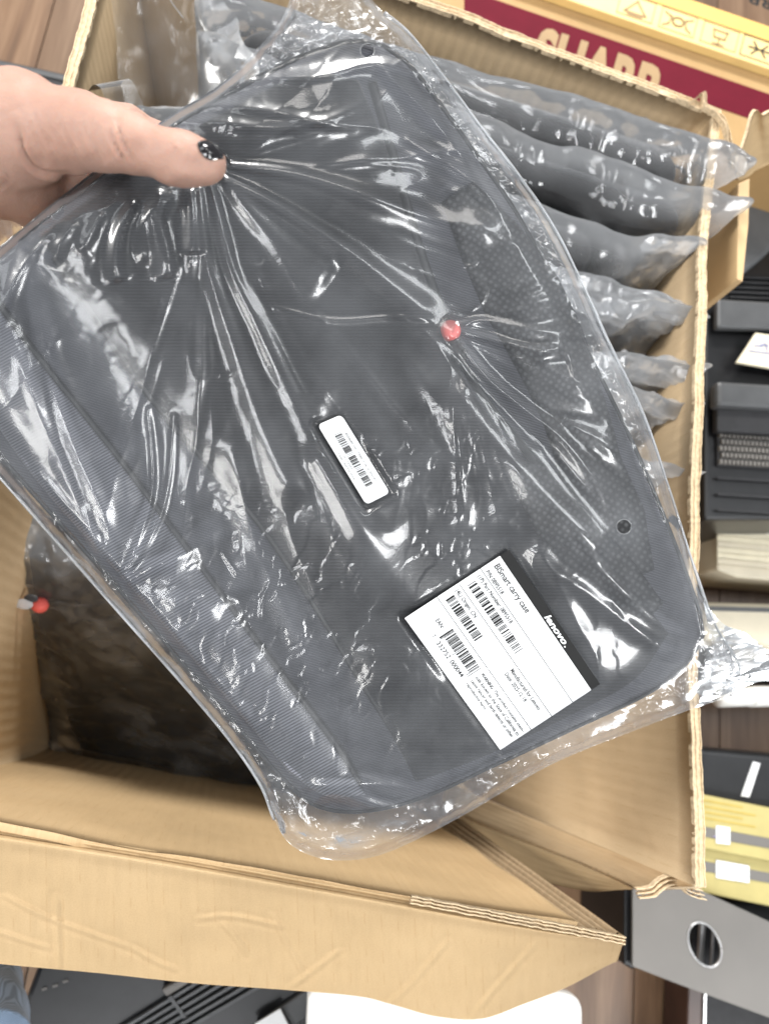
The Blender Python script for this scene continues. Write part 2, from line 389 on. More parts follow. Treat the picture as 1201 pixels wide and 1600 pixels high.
# ------------------------------------------------------------------ generic builders
def tube(path, r, seg=8, closed=False):
    P = np.asarray(path, float); n = len(P); r = np.broadcast_to(np.asarray(r, float), (n,))
    T = np.gradient(P, axis=0); T /= np.linalg.norm(T, axis=1)[:, None] + 1e-12
    up = np.array([0.13, 0.21, 0.97]); A = np.cross(T, up); A /= np.linalg.norm(A, axis=1)[:, None] + 1e-12; B = np.cross(T, A)
    th = np.linspace(0, 2 * np.pi, seg, endpoint=False)
    V = P[:, None] + r[:, None, None] * (np.cos(th)[None, :, None] * A[:, None] + np.sin(th)[None, :, None] * B[:, None])
    V = V.reshape(-1, 3); Fc = []
    for i in range(n - 1):
        for j in range(seg):
            Fc.append((i * seg + j, i * seg + (j + 1) % seg, (i + 1) * seg + (j + 1) % seg, (i + 1) * seg + j))
    Fc.append(tuple(range(seg))[::-1]); Fc.append(tuple((n - 1) * seg + k for k in range(seg)))
    return V, Fc
def joinVF(parts):
    V = []; Fc = []; o = 0
    for v, f in parts:
        V.append(np.asarray(v, float)); Fc += [tuple(int(i) + o for i in q) for q in f]; o += len(v)
    return np.vstack(V), Fc
def prism(name, pts, ztop, h, mat, parent=None, bevel=0.003, seg=2):
    """pts: pixel outline on the plane ztop -> solid h deep"""
    W = PW([p[0] for p in pts], [p[1] for p in pts], ztop)
    return prism_w(name, W, h, mat, parent, bevel, seg)
def prism_w(name, W, h, mat, parent=None, bevel=0.003, seg=2):
    n = len(W); W = np.asarray(W, float)
    V = np.vstack([W, W - np.array([0, 0, h])])
    area = sum(W[i, 0] * W[(i + 1) % n, 1] - W[(i + 1) % n, 0] * W[i, 1] for i in range(n))
    idx = list(range(n))
    f = [tuple(idx), tuple(n + i for i in idx[::-1])] + [(i, n + i, n + (i + 1) % n, (i + 1) % n) for i in idx]
    if area < 0: f = [q[::-1] for q in f]
    me = mesh_np(name, V, f, smooth=False)
    o = link(name, me, mat, parent)
    if bevel:
        b = o.modifiers.new('bevel', 'BEVEL'); b.width = bevel; b.segments = seg; b.limit_method = 'ANGLE'
    return o
def box_w(x0, x1, y0, y1, z0, z1):
    V = [(x, y, z) for z in (z0, z1) for (x, y) in ((x0, y0), (x1, y0), (x1, y1), (x0, y1))]
    Fc = [(3, 2, 1, 0), (4, 5, 6, 7), (0, 1, 5, 4), (1, 2, 6, 5), (2, 3, 7, 6), (3, 0, 4, 7)]
    return np.array(V), Fc
def text_vf(body, size=1.0, bold=0.0, shear=0.0, align='LEFT', extr=0.0, space=1.0):
    cu = bpy.data.curves.new('text', 'FONT'); cu.body = body; cu.size = size; cu.offset = bold; cu.shear = shear
    cu.align_x = align; cu.resolution_u = 3; cu.space_character = space; cu.extrude = extr
    o = bpy.data.objects.new('text', cu); C.objects.link(o)
    bpy.context.view_layer.update()
    dg = bpy.context.evaluated_depsgraph_get(); me = bpy.data.meshes.new_from_object(o.evaluated_get(dg))
    V = np.zeros(len(me.vertices) * 3); me.vertices.foreach_get('co', V); V = V.reshape(-1, 3)
    Fc = [tuple(p.vertices) for p in me.polygons]
    bpy.data.objects.remove(o); bpy.data.curves.remove(cu); bpy.data.meshes.remove(me)
    return V, Fc
def fit_text(body, x0, x1, y0, y1, **kw):
    V, Fc = text_vf(body, **kw)
    lo = V.min(0); hi = V.max(0)
    V = V.copy()
    V[:, 0] = x0 + (V[:, 0] - lo[0]) / (hi[0] - lo[0]) * (x1 - x0)
    V[:, 1] = y0 + (V[:, 1] - lo[1]) / (hi[1] - lo[1]) * (y1 - y0)
    return V, Fc

# ================================================================== FLOOR
fl = link('floor', mesh_np('floor', *box_w(-3, 3, -3, 3, -0.05, -0.006), smooth=False), M_blackm)
tag(fl, kind='structure')
V, Fc = box_w(-0.064, 0.064, -0.62, 0.62, -0.006, 0.0)
plank_me = None
ix = 0
for x in np.arange(-1.3, 1.35, 0.13):
    ix += 1
    for r in range(-2, 3):
        y = r * 1.243 + (ix % 3) * 0.41
        if abs(y) > 2.2: continue
        if plank_me is None:
            plank_me = mesh_np('floor_plank', V, Fc, smooth=False); p = link('floor_plank', plank_me, M_wood, fl)
        else:
            p = link('floor_plank', plank_me, None, fl)
        p.location = (x, y, 0)

# ================================================================== CARTON (open cardboard box)
TH = 0.008
def panel(name, A, B, Cc, D, nu, nv, parent, mat, wave=0.003, th=TH, seed=0, out=1, topwave=0.0, edge_mat=M_cut, bow=0.0):
    """A bottom start, B bottom end, Cc top end, D top start; thickness towards out * normal"""
    A, B, Cc, D = [np.asarray(q, float) for q in (A, B, Cc, D)]
    u = np.linspace(0, 1, nu)[None, :, None]; v = np.linspace(0, 1, nv)[:, None, None]
    P = (1 - v) * ((1 - u) * A + u * B) + v * ((1 - u) * D + u * Cc)
    nrm = np.cross(B - A, D - A); nrm /= np.linalg.norm(nrm); nrm *= out
    uu = np.broadcast_to(u[..., 0], (nv, nu)); vv = np.broadcast_to(v[..., 0], (nv, nu))
    b = (fbm(uu * 4 + seed * 3.1, vv * 3 + seed, 3, seed) - 0.5) * 2 * wave
    P = P + nrm * (b + bow * 4 * uu * (1 - uu) * (0.3 + 0.7 * vv))[..., None]
    up = (D - A) / np.linalg.norm(D - A)
    P = P + up * ((fbm(uu * 9 + seed, vv * 0, 3, seed) - 0.5) * topwave * sstep(0.6, 1, vv))[..., None]
    Lu = np.linalg.norm(B - A); Lv = np.linalg.norm(D - A)
    V = np.vstack([P.reshape(-1, 3), (P + nrm * th).reshape(-1, 3)])
    f1 = grid_faces(nv, nu, 0, flip=(out < 0)); f2 = grid_faces(nv, nu, nv * nu, flip=(out > 0))
    ring = [(0, j) for j in range(nu)] + [(i, nu - 1) for i in range(1, nv)] + [(nv - 1, j) for j in range(nu - 2, -1, -1)] + [(i, 0) for i in range(nv - 2, 0, -1)]
    r = np.array([i * nu + j for i, j in ring]); r2 = np.roll(r, -1)
    f3 = np.stack([r, r2, r2 + nv * nu, r + nv * nu], 1)
    UV = np.stack([uu * Lu, vv * Lv], -1).reshape(-1, 2); UV = np.vstack([UV, UV])
    me = mesh_np(name, V, np.vstack([f1, f2, f3]), smooth=True, uv=UV)
    o = link(name, me, mat, parent)
    me.materials.append(edge_mat)
    mi = np.zeros(len(me.polygons), dtype=np.int32); mi[len(f1) + len(f2):] = 1
    if len(mi) == len(f1) + len(f2) + len(f3): me.polygons.foreach_set('material_index', mi)
    sh = np.ones(len(me.polygons), bool); sh[len(f1) + len(f2):] = False; me.polygons.foreach_set('use_smooth', sh)
    return o, P, nrm
def flute_rim(name, path, nrm, up, parent, th=TH, lam=0.006, h=0.0018, jit=0.0006):
    """cut edge: two liners and the wavy medium between them, standing a little proud of the panel edge"""
    P = resample(path, max(40, int(np.sum(np.linalg.norm(np.diff(path, axis=0), axis=1)) / (lam / 8))))
    s = np.r_[0, np.cumsum(np.linalg.norm(np.diff(P, axis=0), axis=1))]
    up = np.asarray(up, float); nrm = np.asarray(nrm, float); parts = []
    r = np.random.default_rng(3)
    def ribbon(off, hh, t):
        a = P + nrm * off[:, None] + up * (-0.003); b = P + nrm * off[:, None] + up * hh[:, None]
        V = np.vstack([a - nrm * t, b - nrm * t, b + nrm * t, a + nrm * t]); n = len(P); f = []
        for k in range(3):
            for i in range(n - 1): f.append((k * n + i, k * n + i + 1, (k + 1) * n + i + 1, (k + 1) * n + i))
        return V, f
    w1 = fbm(s * 60, s * 0 + 3, 3, 1); w2 = fbm(s * 75, s * 0 + 9, 3, 2); w3 = fbm(s * 220, s * 0 + 5, 3, 4)
    parts.append(ribbon(th * 0.04 + (w3 - 0.5) * 0.0012, h * (0.2 + 0.9 * w1), 0.0004))
    parts.append(ribbon(th * 0.52 + (w3 - 0.5) * 0.0010, h * (0.0 + 0.9 * w2), 0.0004))
    parts.append(ribbon(th * 0.97 + (w3 - 0.5) * 0.0012, h * (0.2 + 0.9 * w2), 0.0004))
    parts.append(ribbon(th * 0.27 + th * 0.13 * np.sin(2 * np.pi * s / lam + 11 * w3), h * (-0.9 + 0.8 * w3), 0.0003))
    parts.append(ribbon(th * 0.75 + th * 0.12 * np.sin(2 * np.pi * s / (lam * 0.8) + 12 * w2), h * (-0.9 + 0.8 * w3), 0.0003))
    V, f = joinVF(parts)
    o = link(name, mesh_np(name, V, f, smooth=False), M_cut, parent)
    return o

carton = empty('cardboard_box', (0.05, 0.05, 0), 'large open kraft cardboard box packed with bagged black cases', 'cardboard box')
cBL = PW(186, -184, RIM); cBR = PW(1126, 171, RIM); cFR = PW(1098, 1386, RIM); cFL = PW(-215, 1262, RIM)
zb = 0.012
def low(p, dx=0, dy=0): return np.array([p[0] + dx, p[1] + dy, zb])
bFR = PW(745, 1238, zb); bFL = PW(82, 1166, zb)
bBL = low(cBL); bBR = low(cBR)
o, Pb, nb_ = panel('back_panel', bBL, bBR, cBR, cBL, 40, 24, carton, M_card_lit, out=1, seed=1, topwave=0.004)
if nb_[1] < 0: print('back normal flipped')
flute_rim('cut_edge', Pb[-1], nb_, (0, 0, 1), o)
o, Pr, nr_ = panel('right_panel', bBR, bFR, cFR, cBR, 48, 24, carton, M_card_lit, out=1, seed=2, topwave=0.006, bow=0.011)
flute_rim('cut_edge', Pr[-1], nr_, (0, 0, 1), o)
right_panel = o
o, Pl, nl_ = panel('left_panel', bFL, bBL, cBL, cFL, 48, 24, carton, M_card_lit, out=1, seed=3, topwave=0.004)
flute_rim('cut_edge', Pl[-1], nl_, (0, 0, 1), o)
print('normals', nb_, nr_, nl_)
V, Fc = joinVF([(np.vstack([[bFL, bFR, bBR, bBL], np.array([bFL, bFR, bBR, bBL]) - np.array([0, 0, 0.008])]) + np.array([0, 0, -0.002]),
                 [(0, 1, 2, 3), (7, 6, 5, 4), (0, 4, 5, 1), (1, 5, 6, 2), (2, 6, 7, 3), (3, 7, 4, 0)])])
link('bottom_panel', mesh_np('bottom_panel', V, Fc, smooth=False), M_card, carton)
# front panel leans outwards; its right end has come away from the corner
fTL = PW(-215, 1266, RIM - 0.005); fTR = PW(900, 1455, RIM - 0.01)
fBL = bFL + np.array([0, -0.002, 0]); fBR = PW(638, 1262, zb)
front, Pf, nf_ = panel('front_panel', fBR, fBL, fTL, fTR, 60, 30, carton, M_card, out=1, seed=4, wave=0.004, edge_mat=M_card, th=0.005)
print('front normal', nf_)
settle(front)
# exposed corrugations where the inner liner has torn off the right end
def bare_flutes(A0, A1, B0, B1, n, name, parent):
    """A0->A1 first long side (bottom to top), B0->B1 second"""
    nu = n * 8 + 1; nv = 14
    u = np.linspace(0, 1, nu)[None, :, None]; v = np.linspace(0, 1, nv)[:, None, None]
    P = (1 - v) * ((1 - u) * A0 + u * B0) + v * ((1 - u) * A1 + u * B1)
    nn = np.cross(np.asarray(B0) - A0, np.asarray(A1) - A0); nn /= np.linalg.norm(nn)
    if nn[2] < 0: nn = -nn
    hgt = 0.0028 * np.sin(u[..., 0] * 2 * np.pi * n) + 0 * v[..., 0]
    P = P + nn * (hgt + (fbm(u[..., 0] * 9 + 0 * v[..., 0], v[..., 0] * 6 + 0 * u[..., 0], 3, 2) - 0.5) * 0.0016)[..., None]
    V = np.vstack([P.reshape(-1, 3), (P - nn * 0.003).reshape(-1, 3)])
    me = mesh_np(name, V, np.vstack([grid_faces(nv, nu), grid_faces(nv, nu, nv * nu, True)]), smooth=True)
    return link(name, me, M_flute, parent)
sA0 = PW(636, 1262, zb) + np.array([0, 0, -0.002]); sA1 = PW(893, 1452, RIM - 0.013); sB0 = PW(696, 1262, zb); sB1 = PW(977, 1465, RIM - 0.012)
# torn wavy liner border beside the flutes is the panel's own edge; the flutes lie a little lower
bare_flutes(sA0, sA1, sB0, sB1, 5, 'bare_flutes', carton)
# front flap folded out and down
def flap(name, upper, lower, nu, nv, zu, zl, mat, th=0.006, droop=0.0, seed=1, parent=None, bul=0.0, creases=()):
    U = resample(upper, nu); L = resample(lower, nu)
    v = np.linspace(0, 1, nv)[:, None]
    px = (1 - v) * U[None, :, 0] + v * L[None, :, 0]; py = (1 - v) * U[None, :, 1] + v * L[None, :, 1]
    zz = (1 - v) * zu + v * zl + droop * (4 * v * (1 - v)) + (fbm(px / 90, py / 60, 3, seed) - 0.5) * 0.004
    zz = zz + bul * np.exp(-((v - 0.045) / 0.05) ** 2) - bul * 1.6 * np.exp(-(v / 0.018) ** 2)
    for cr in creases:
        dd_, fr_, _ = seg_dist(px, py, resample(cr, 20)); zz = zz + 0.0016 * np.exp(-(dd_ / 4.0) ** 2) * sstep(0, 0.2, fr_ + 0.05) * (1 - sstep(0.8, 1.02, fr_)) - 0.0009 * np.exp(-((dd_ - 7) / 4.0) ** 2)
    P = PW(px, py, zz)
    n = np.cross(P[0, -1] - P[0, 0], P[-1, 0] - P[0, 0]); n /= np.linalg.norm(n)
    if n[2] < 0: n = -n
    V = np.vstack([P.reshape(-1, 3), (P - n * th).reshape(-1, 3)])
    ring = [(0, j) for j in range(nu)] + [(i, nu - 1) for i in range(1, nv)] + [(nv - 1, j) for j in range(nu - 2, -1, -1)] + [(i, 0) for i in range(nv - 2, 0, -1)]
    r = np.array([i * nu + j for i, j in ring]); r2 = np.roll(r, -1)
    f = np.vstack([grid_faces(nv, nu, 0), grid_faces(nv, nu, nv * nu, True), np.stack([r, r2, r2 + nv * nu, r + nv * nu], 1)])
    s = np.linalg.norm(P[0, -1] - P[0, 0]); t = np.linalg.norm(P[-1, nu // 2] - P[0, nu // 2])
    UV = np.stack([np.broadcast_to(np.linspace(0, s, nu)[None], (nv, nu)), np.broadcast_to((np.linspace(0, t, nv))[:, None], (nv, nu))], -1).reshape(-1, 2)
    me = mesh_np(name, V, f, smooth=True, uv=np.vstack([UV, UV])); o = link(name, me, mat, parent)
    me.materials.append(M_cut)
    mi = np.zeros(len(me.polygons), dtype=np.int32); mi[-len(r):] = 1; me.polygons.foreach_set('material_index', mi)
    return o, P
front_flap, Pfl = flap('front_flap',
     [(-215, 1268), (0, 1303), (150, 1327), (300, 1352), (500, 1388), (700, 1424), (850, 1452), (930, 1466), (972, 1476)],
     [(-215, 1480), (0, 1506), (150, 1520), (300, 1536), (450, 1547), (560, 1557), (610, 1569), (680, 1588), (752, 1592), (818, 1569), (884, 1543), (944, 1511), (964, 1502)],
     330, 90, RIM - 0.002, RIM - 0.085, M_card, parent=carton, bul=0.004, seed=5, creases=(
     [(8, 1400), (70, 1432), (140, 1458), (215, 1484)], [(210, 1484), (250, 1505), (275, 1515)], [(0, 1456), (40, 1470), (80, 1482)],
     [(425, 1430), (450, 1478), (480, 1530)], [(530, 1485), (490, 1516), (450, 1545)], [(310, 1435), (365, 1432), (440, 1448)], [(88, 1400), (92, 1510), (92, 1530)], [(345, 1440), (372, 1470), (385, 1490)], [(700, 1470), (640, 1540), (600, 1575)], [(840, 1470), (760, 1560), (740, 1590)]))
Pfl_mats = front_flap.data.materials; Pfl_mats[1] = M_card
# torn, fuzzy fold line along the top of the front panel
fold = PW(*np.array([(640, 1411), (700, 1422), (800, 1441), (900, 1460), (975, 1475)]).T, RIM + 0.002)
dn = np.array([0.05, 0.35, 0.0]); dn /= np.linalg.norm(dn)
flute_rim('torn_fold', fold, dn, (0, 0, 1), carton, th=0.0045, lam=0.014, h=0.0025)
# glued corner tab left hanging on the right panel: upper strip and torn lower strip
def strip(name, U, L, nu, nv, mat, th=0.005, parent=None, seed=2):
    """U, L: lists of (px, py, z)"""
    u = resample(np.array([PW(*p) for p in U]), nu); l = resample(np.array([PW(*p) for p in L]), nu)
    v = np.linspace(0, 1, nv)[:, None, None]; P = (1 - v) * u[None] + v * l[None]
    n = np.cross(P[0, -1] - P[0, 0], P[-1, nu // 2] - P[0, nu // 2]); n /= np.linalg.norm(n)
    if n[2] < 0: n = -n
    P = P + n * ((fbm(np.linspace(0, 6, nu)[None] + v[..., 0] * 2, v[..., 0] * 3 + 0 * np.linspace(0, 1, nu)[None], 3, seed) - 0.5) * 0.003)[..., None]
    V = np.vstack([P.reshape(-1, 3), (P - n * th).reshape(-1, 3)])
    ring = [(0, j) for j in range(nu)] + [(i, nu - 1) for i in range(1, nv)] + [(nv - 1, j) for j in range(nu - 2, -1, -1)] + [(i, 0) for i in range(nv - 2, 0, -1)]
    r = np.array([i * nu + j for i, j in ring]); r2 = np.roll(r, -1)
    f = np.vstack([grid_faces(nv, nu, 0), grid_faces(nv, nu, nv * nu, True), np.stack([r, r2, r2 + nv * nu, r + nv * nu], 1)])
    Ls = np.linalg.norm(P[0, -1] - P[0, 0]); 
    UV = np.stack([np.broadcast_to(np.linspace(0, 0.06, nv)[:, None], (nv, nu)), np.broadcast_to(np.linspace(0, Ls, nu)[None], (nv, nu))], -1).reshape(-1, 2)
    me = mesh_np(name, V, f, uv=np.vstack([UV, UV])); o = link(name, me, mat, parent); me.materials.append(M_cut)
    mi = np.zeros(len(me.polygons), dtype=np.int32); mi[-len(r):] = 1; me.polygons.foreach_set('material_index', mi)
    return o, P
strip('corner_tab', [(700, 1222, 0.02), (745, 1243, 0.08), (900, 1306, 0.29), (1020, 1352, 0.44), (1088, 1384, 0.505)],
      [(690, 1250, 0.02), (735, 1279, 0.07), (850, 1325, 0.24), (940, 1360, 0.36), (1000, 1389, 0.43)], 40, 10, M_card_lit, parent=carton)
strip('torn_tab', [(690, 1254, 0.015), (735, 1283, 0.065), (850, 1328, 0.235), (930, 1360, 0.34), (988, 1389, 0.42)],
      [(690, 1280, 0.01), (760, 1320, 0.06), (830, 1369, 0.17), (905, 1391, 0.29), (984, 1390, 0.415)], 40, 10, M_card, parent=carton, seed=4)
rag = PW(*np.array([(992, 1388), (1012, 1385), (1030, 1372), (1050, 1366), (1068, 1382), (1094, 1390)]).T, RIM - 0.035)
flute_rim('torn_edge', rag, np.array([0.3, -0.9, 0.2]), (0, 0, 1), carton, th=0.007, lam=0.013, h=0.004)
# outer flap of the right side, bent outwards
strip('outer_flap', [(1150, 268, 0.50), (1153, 246, 0.505), (1164, 218, 0.508), (1172, 186, 0.515), (1182, 172, 0.517), (1192, 180, 0.513), (1204, 174, 0.512), (1250, 160, 0.505)],
      [(1152, 282, 0.46), (1160, 280, 0.45), (1170, 274, 0.44), (1180, 266, 0.44), (1190, 262, 0.43), (1204, 256, 0.43), (1240, 246, 0.43), (1280, 240, 0.43)], 44, 14, M_card, th=0.003, parent=carton, seed=3)
prism('outer_flap_edge', [(1153, 286), (1171, 278), (1169, 350), (1160, 440), (1151, 436)], 0.498, 0.07, M_card, carton, 0.001)
# frayed paper at the back right corner
ry = PW(*np.array([(1060, 152), (1080, 160), (1098, 146), (1102, 166), (1118, 176), (1132, 194), (1140, 225), (1146, 262)]).T, RIM + 0.002)
flute_rim('frayed_corner', ry, np.array([-0.6, -0.6, 0.2]), (0, 0, 1), carton, th=0.006, lam=0.011, h=0.004)
settle(carton)
for ch in carton.children:
    for g in ch.children: g.matrix_parent_inverse = Matrix.Identity(4)

# ================================================================== BAGGED CASES STANDING IN THE CARTON
def pillow(w, h, th, ni, nj, r, p=2.2, seed=0, crinkle=0.0, extra=None, uvs=True, tailx=None):
    """closed cushion in the local x-z plane: x -w/2..w/2, z 0..h, thickness along y; rounded outline"""
    s = np.linspace(-1, 1, nj); t = np.linspace(-1, 1, ni)
    s = np.sign(s) * (1 - (1 - np.abs(s)) ** 1.6); t = np.sign(t) * (1 - (1 - np.abs(t)) ** 1.6)
    S, T = np.meshgrid(s, t)
    x = S * w / 2; z = T * h / 2
    ax = np.maximum(np.abs(x) - (w / 2 - r), 0); az = np.maximum(np.abs(z) - (h / 2 - r), 0)
    k = np.maximum(ax, az); rr = np.hypot(ax, az); f = np.where((ax > 0) & (az > 0), k / np.maximum(rr, 1e-9), 1)
    x = np.where(ax > 0, np.sign(x) * (w / 2 - r + ax * f), x); z = np.where(az > 0, np.sign(z) * (h / 2 - r + az * f), z)
    ex = (1 - np.abs(S)) * w / 2; ez = (1 - np.abs(T)) * h / 2; e = np.minimum(ex, ez)
    q = 1 - np.clip(e / (th * 0.9), 0, 1)
    prof = np.clip(1 - q ** p, 0, 1) ** (1 / p) * th / 2
    return S, T, x, z + h / 2, prof
def closed_sheet(x, z, yf, yb):
    ni, nj = x.shape
    V = np.vstack([np.stack([x, yf, z], -1).reshape(-1, 3), np.stack([x, yb, z], -1).reshape(-1, 3)])
    f = np.vstack([grid_faces(ni, nj), grid_faces(ni, nj, ni * nj, True)])
    return V, f
def case_mesh(seed, w=0.36, h=0.40, th=0.026):
    S, T, x, z, pr = pillow(w, h, th, 50, 60, 0.035, seed=seed)
    b = (fbm(S * 3 + seed * 5, T * 3, 3, seed) - 0.5) * 0.004
    V, f = closed_sheet(x, z, -pr + b, pr + b)
    return mesh_np('carry_case', V, f, uv=np.vstack([V[:, [0, 2]][: len(V)]]))
def bag_mesh(seed, w, h, body, th=0.046, amp=0.004, tail_r=0.05, ruff=1.0):
    """film envelope; body = (x0, x1) of the stuffed part, beyond it the film lies flat and crinkled"""
    ni, nj = 120, 190
    S, T, x, z, pr = pillow(w, h, th, ni, nj, 0.008, seed=seed)
    x = x + (body[0] + body[1]) * 0
    stuffed = sstep(body[0] - 0.045, body[0] + 0.015, x) * (1 - sstep(body[1] - 0.015, body[1] + 0.045, x))
    stuffed = stuffed * (1 - sstep(h - 0.030, h - 0.006, z))
    pr = pr * (0.05 + 0.95 * stuffed) * (0.55 + 0.9 * fbm(x * 7 + seed * 1.7, z * 10 + seed, 2, seed))
    crn = sstep(0.72, 1, S) * sstep(0.75, 1, T); x = x + crn * (0.008 + 0.016 * ((seed * 37) % 10) / 10); z = z + crn * 0.018 * (((seed * 53) % 10) / 10 - 0.35)
    e = np.minimum((1 - np.abs(S)) * w / 2, (1 - np.abs(T)) * h / 2); ed = sstep(0, 0.012, e)
    loose = 1 - 0.7 * stuffed
    wob = (fbm(x * 16 + seed * 3.7, z * 9 + seed, 3, seed) - 0.5) * 0.040 * loose * (0.45 + 0.55 * sstep(body[1] - 0.03, body[1] + 0.05, np.abs(x)))
    c1 = facets(x * 9 + seed * 2 + z * 9, z * 30 + seed + x * 5, 2, seed) * amp * 2.1 * ruff
    c2 = facets(x * 48 + seed * 2 + z * 20, z * 55 + seed, 2, seed + 1) * amp * 1.5 * ruff * (0.35 + 1.2 * sstep(0.4, 0.6, fbm(x * 14, z * 14 + seed, 2, 3)))
    c3 = ridged(x * 28 - seed * 2, z * 34 + seed * 5, 3, seed + 3) * amp * ruff
    # sharp creases running off the stuffed corners
    top = (fbm(x * 14 + seed, x * 0 + 2, 3, seed + 2) - 0.5) * 0.009 * sstep(0.4, 1, T) * (0.3 + loose)
    V, f = closed_sheet(x, z + top, -pr + wob - (c1 + c2) * ed, pr + wob + (c3 + c2) * ed)
    cu = np.clip(1 - stuffed + 0.10 * sstep(0.45, 0.65, fbm(x * 12, z * 12 + seed, 3, 5)), 0, 1); uvb = np.stack([cu, 0 * cu], -1).reshape(-1, 2)
    return mesh_np('plastic_bag', V, f, uv=np.vstack([uvb, uvb]))

iw_r = PW(1118, 650, 0.46)[0]        # inner face of the right panel
# (right end of the film on the rim: px, py, z) , body right end as fraction, lean, yaw
RW = cFR[0] - 0.006
spots = [  # ypix of the film's upper right corner, z of top, right end offset, lean, yaw, body right gap
    (228, 0.548, 0.028, 0.10, -0.06, 0.035, 'black case in crinkled film pressed against the back wall of the box', 'film bag with a long crinkled corner lying over the back right corner of the box'),
    (312, 0.535, 0.034, 0.12, -0.08, 0.030, 'second bagged case from the back wall, film tail poking over the right rim', 'film bag whose pointed tail pokes out over the right rim'),
    (385, 0.522, -0.002, 0.06, -0.04, 0.075, 'bagged black case third from the back wall, its film corner curled up', 'film bag of the third case from the back, its corner curled up'),
    (474, 0.516, -0.002, 0.05, -0.03, 0.155, 'bagged black case fourth from the back wall of the box', 'film bag of the fourth case from the back wall'),
    (512, 0.516, 0.003, 0.06, 0.00, 0.155, 'bagged black case fifth from the back wall, its film end square and flat', 'film bag of the fifth case from the back, its end square and flat'),
    (585, 0.516, 0.007, 0.05, -0.02, 0.160, 'bagged black case sixth from the back wall, its film tail full of small crinkles', 'film bag of the sixth case from the back, full of small crinkles'),
    (648, 0.516, -0.003, 0.04, 0.02, 0.160, 'bagged black case seventh from the back wall, its film tail smooth and cloudy', 'film bag of the seventh case from the back, smooth and cloudy'),
    (738, 0.514, 0.001, 0.03, 0.0, 0.165, 'bagged black case nearest the held one, only a small film tail by the right wall', 'film bag nearest the held case, only a small tail by the right wall'),
]
inner_w = 0.47
for k, (py, zt, ro, lean, yaw, gap, lab, blab) in enumerate(spots):
    px = 1132
    corner = PW(px, py, zt)
    xr = RW + ro
    wbag = 0.50 if k < 3 else 0.465
    hbag = zt - 0.035
    xc = xr - wbag / 2; yc = corner[1]
    b1 = wbag / 2 - gap; b0 = -wbag / 2 + 0.035
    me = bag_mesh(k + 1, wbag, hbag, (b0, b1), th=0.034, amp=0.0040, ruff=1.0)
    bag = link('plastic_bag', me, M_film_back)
    tag(bag, blab, 'plastic bag', 'bags round the cases in the box')
    bag.location = (xc, yc, 0.02); bag.rotation_euler = (-lean * 0.6, 0, yaw)
    cm = case_mesh(k, w=b1 - b0 - 0.004, h=hbag - 0.034)
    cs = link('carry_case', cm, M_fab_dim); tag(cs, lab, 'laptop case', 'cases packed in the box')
    zt_ = resample(np.array([(-(b1 - b0) / 2 + 0.04, 0.0, hbag - 0.035), (0, 0.001, hbag - 0.034), ((b1 - b0) / 2 - 0.04, 0.0, hbag - 0.035)]), 20)
    Vz, fz = tube(zt_, 0.0032, 8); link('zip', mesh_np('zip', Vz, fz), M_darkgrey, cs)
    cs.location = (xc + (b0 + b1) / 2 * math.cos(yaw), yc + (b0 + b1) / 2 * math.sin(yaw), 0.03); cs.rotation_euler = bag.rotation_euler

# loose, crumpled bag mouths at the back left
def crumple(name, corners, ni, nj, amp, seed, mat, fr=1.0, zamp=0.02):
    """corners: 4 (px,py,z) tl tr br bl"""
    W = [PW(*c) for c in corners]
    s = np.linspace(0, 1, ni)[:, None, None]; t = np.linspace(0, 1, nj)[None, :, None]
    P = (1 - s) * ((1 - t) * W[0] + t * W[1]) + s * ((1 - t) * W[3] + t * W[2])
    X, Y = P[..., 0], P[..., 1]
    d = (fbm(X * 9 + seed, Y * 9 + seed * 2, 2, seed) - 0.5) * zamp * 2 + facets(X * 18 * fr + seed, Y * 30 * fr + X * 12, 2, seed) * amp * 1.2 + facets(X * 60 * fr, Y * 50 * fr + seed, 2, seed + 1) * amp * 0.35
    jx = (fbm(X * 25 + 3, Y * 25 + seed, 2, seed + 2) - 0.5) * 0.02; jy = (fbm(X * 25 + 8, Y * 25 - seed, 2, seed + 3) - 0.5) * 0.02
    P = P + np.stack([jx, jy, d], -1)
    return P.reshape(-1, 3), grid_faces(ni, nj)
bag_left, f_left = crumple('mouth', [(165, -60, 0.515), (330, -80, 0.515), (420, 150, 0.51), (200, 230, 0.43)], 110, 90, 0.008, 3, M_film_mouth, fr=0.6, zamp=0.03)
bag_l2, f_l2 = crumple('mouth', [(300, -90, 0.54), (720, -70, 0.53), (690, 10, 0.54), (420, 70, 0.52)], 80, 150, 0.007, 5, M_film_mouth, fr=0.6, zamp=0.025)
for (Vv, ff, lab) in ((bag_left, f_left, 'crumpled open bag mouth at the back left of the box beside the hand'),):
    o = link('plastic_film', mesh_np('plastic_film', Vv, ff), M_film_mouth); tag(o, lab, 'plastic film')
# curl of clear tape on the left rim
tp = np.array([PW(x, y, z) for x, y, z in ((163, 138, 0.52), (172, 128, 0.532), (182, 132, 0.536), (190, 148, 0.532), (200, 170, 0.52))]); tp = resample(tp, 20)
wd = np.array([0.011, 0.006, 0.0])
o = link('clear_tape', mesh_np('clear_tape', np.vstack([tp - wd, tp + wd]), np.array([[i, i + 1, 21 + i, 20 + i] for i in range(19)])), M_tape)
tag(o, 'short curl of clear tape stuck up from the left rim above the thumb', 'tape')

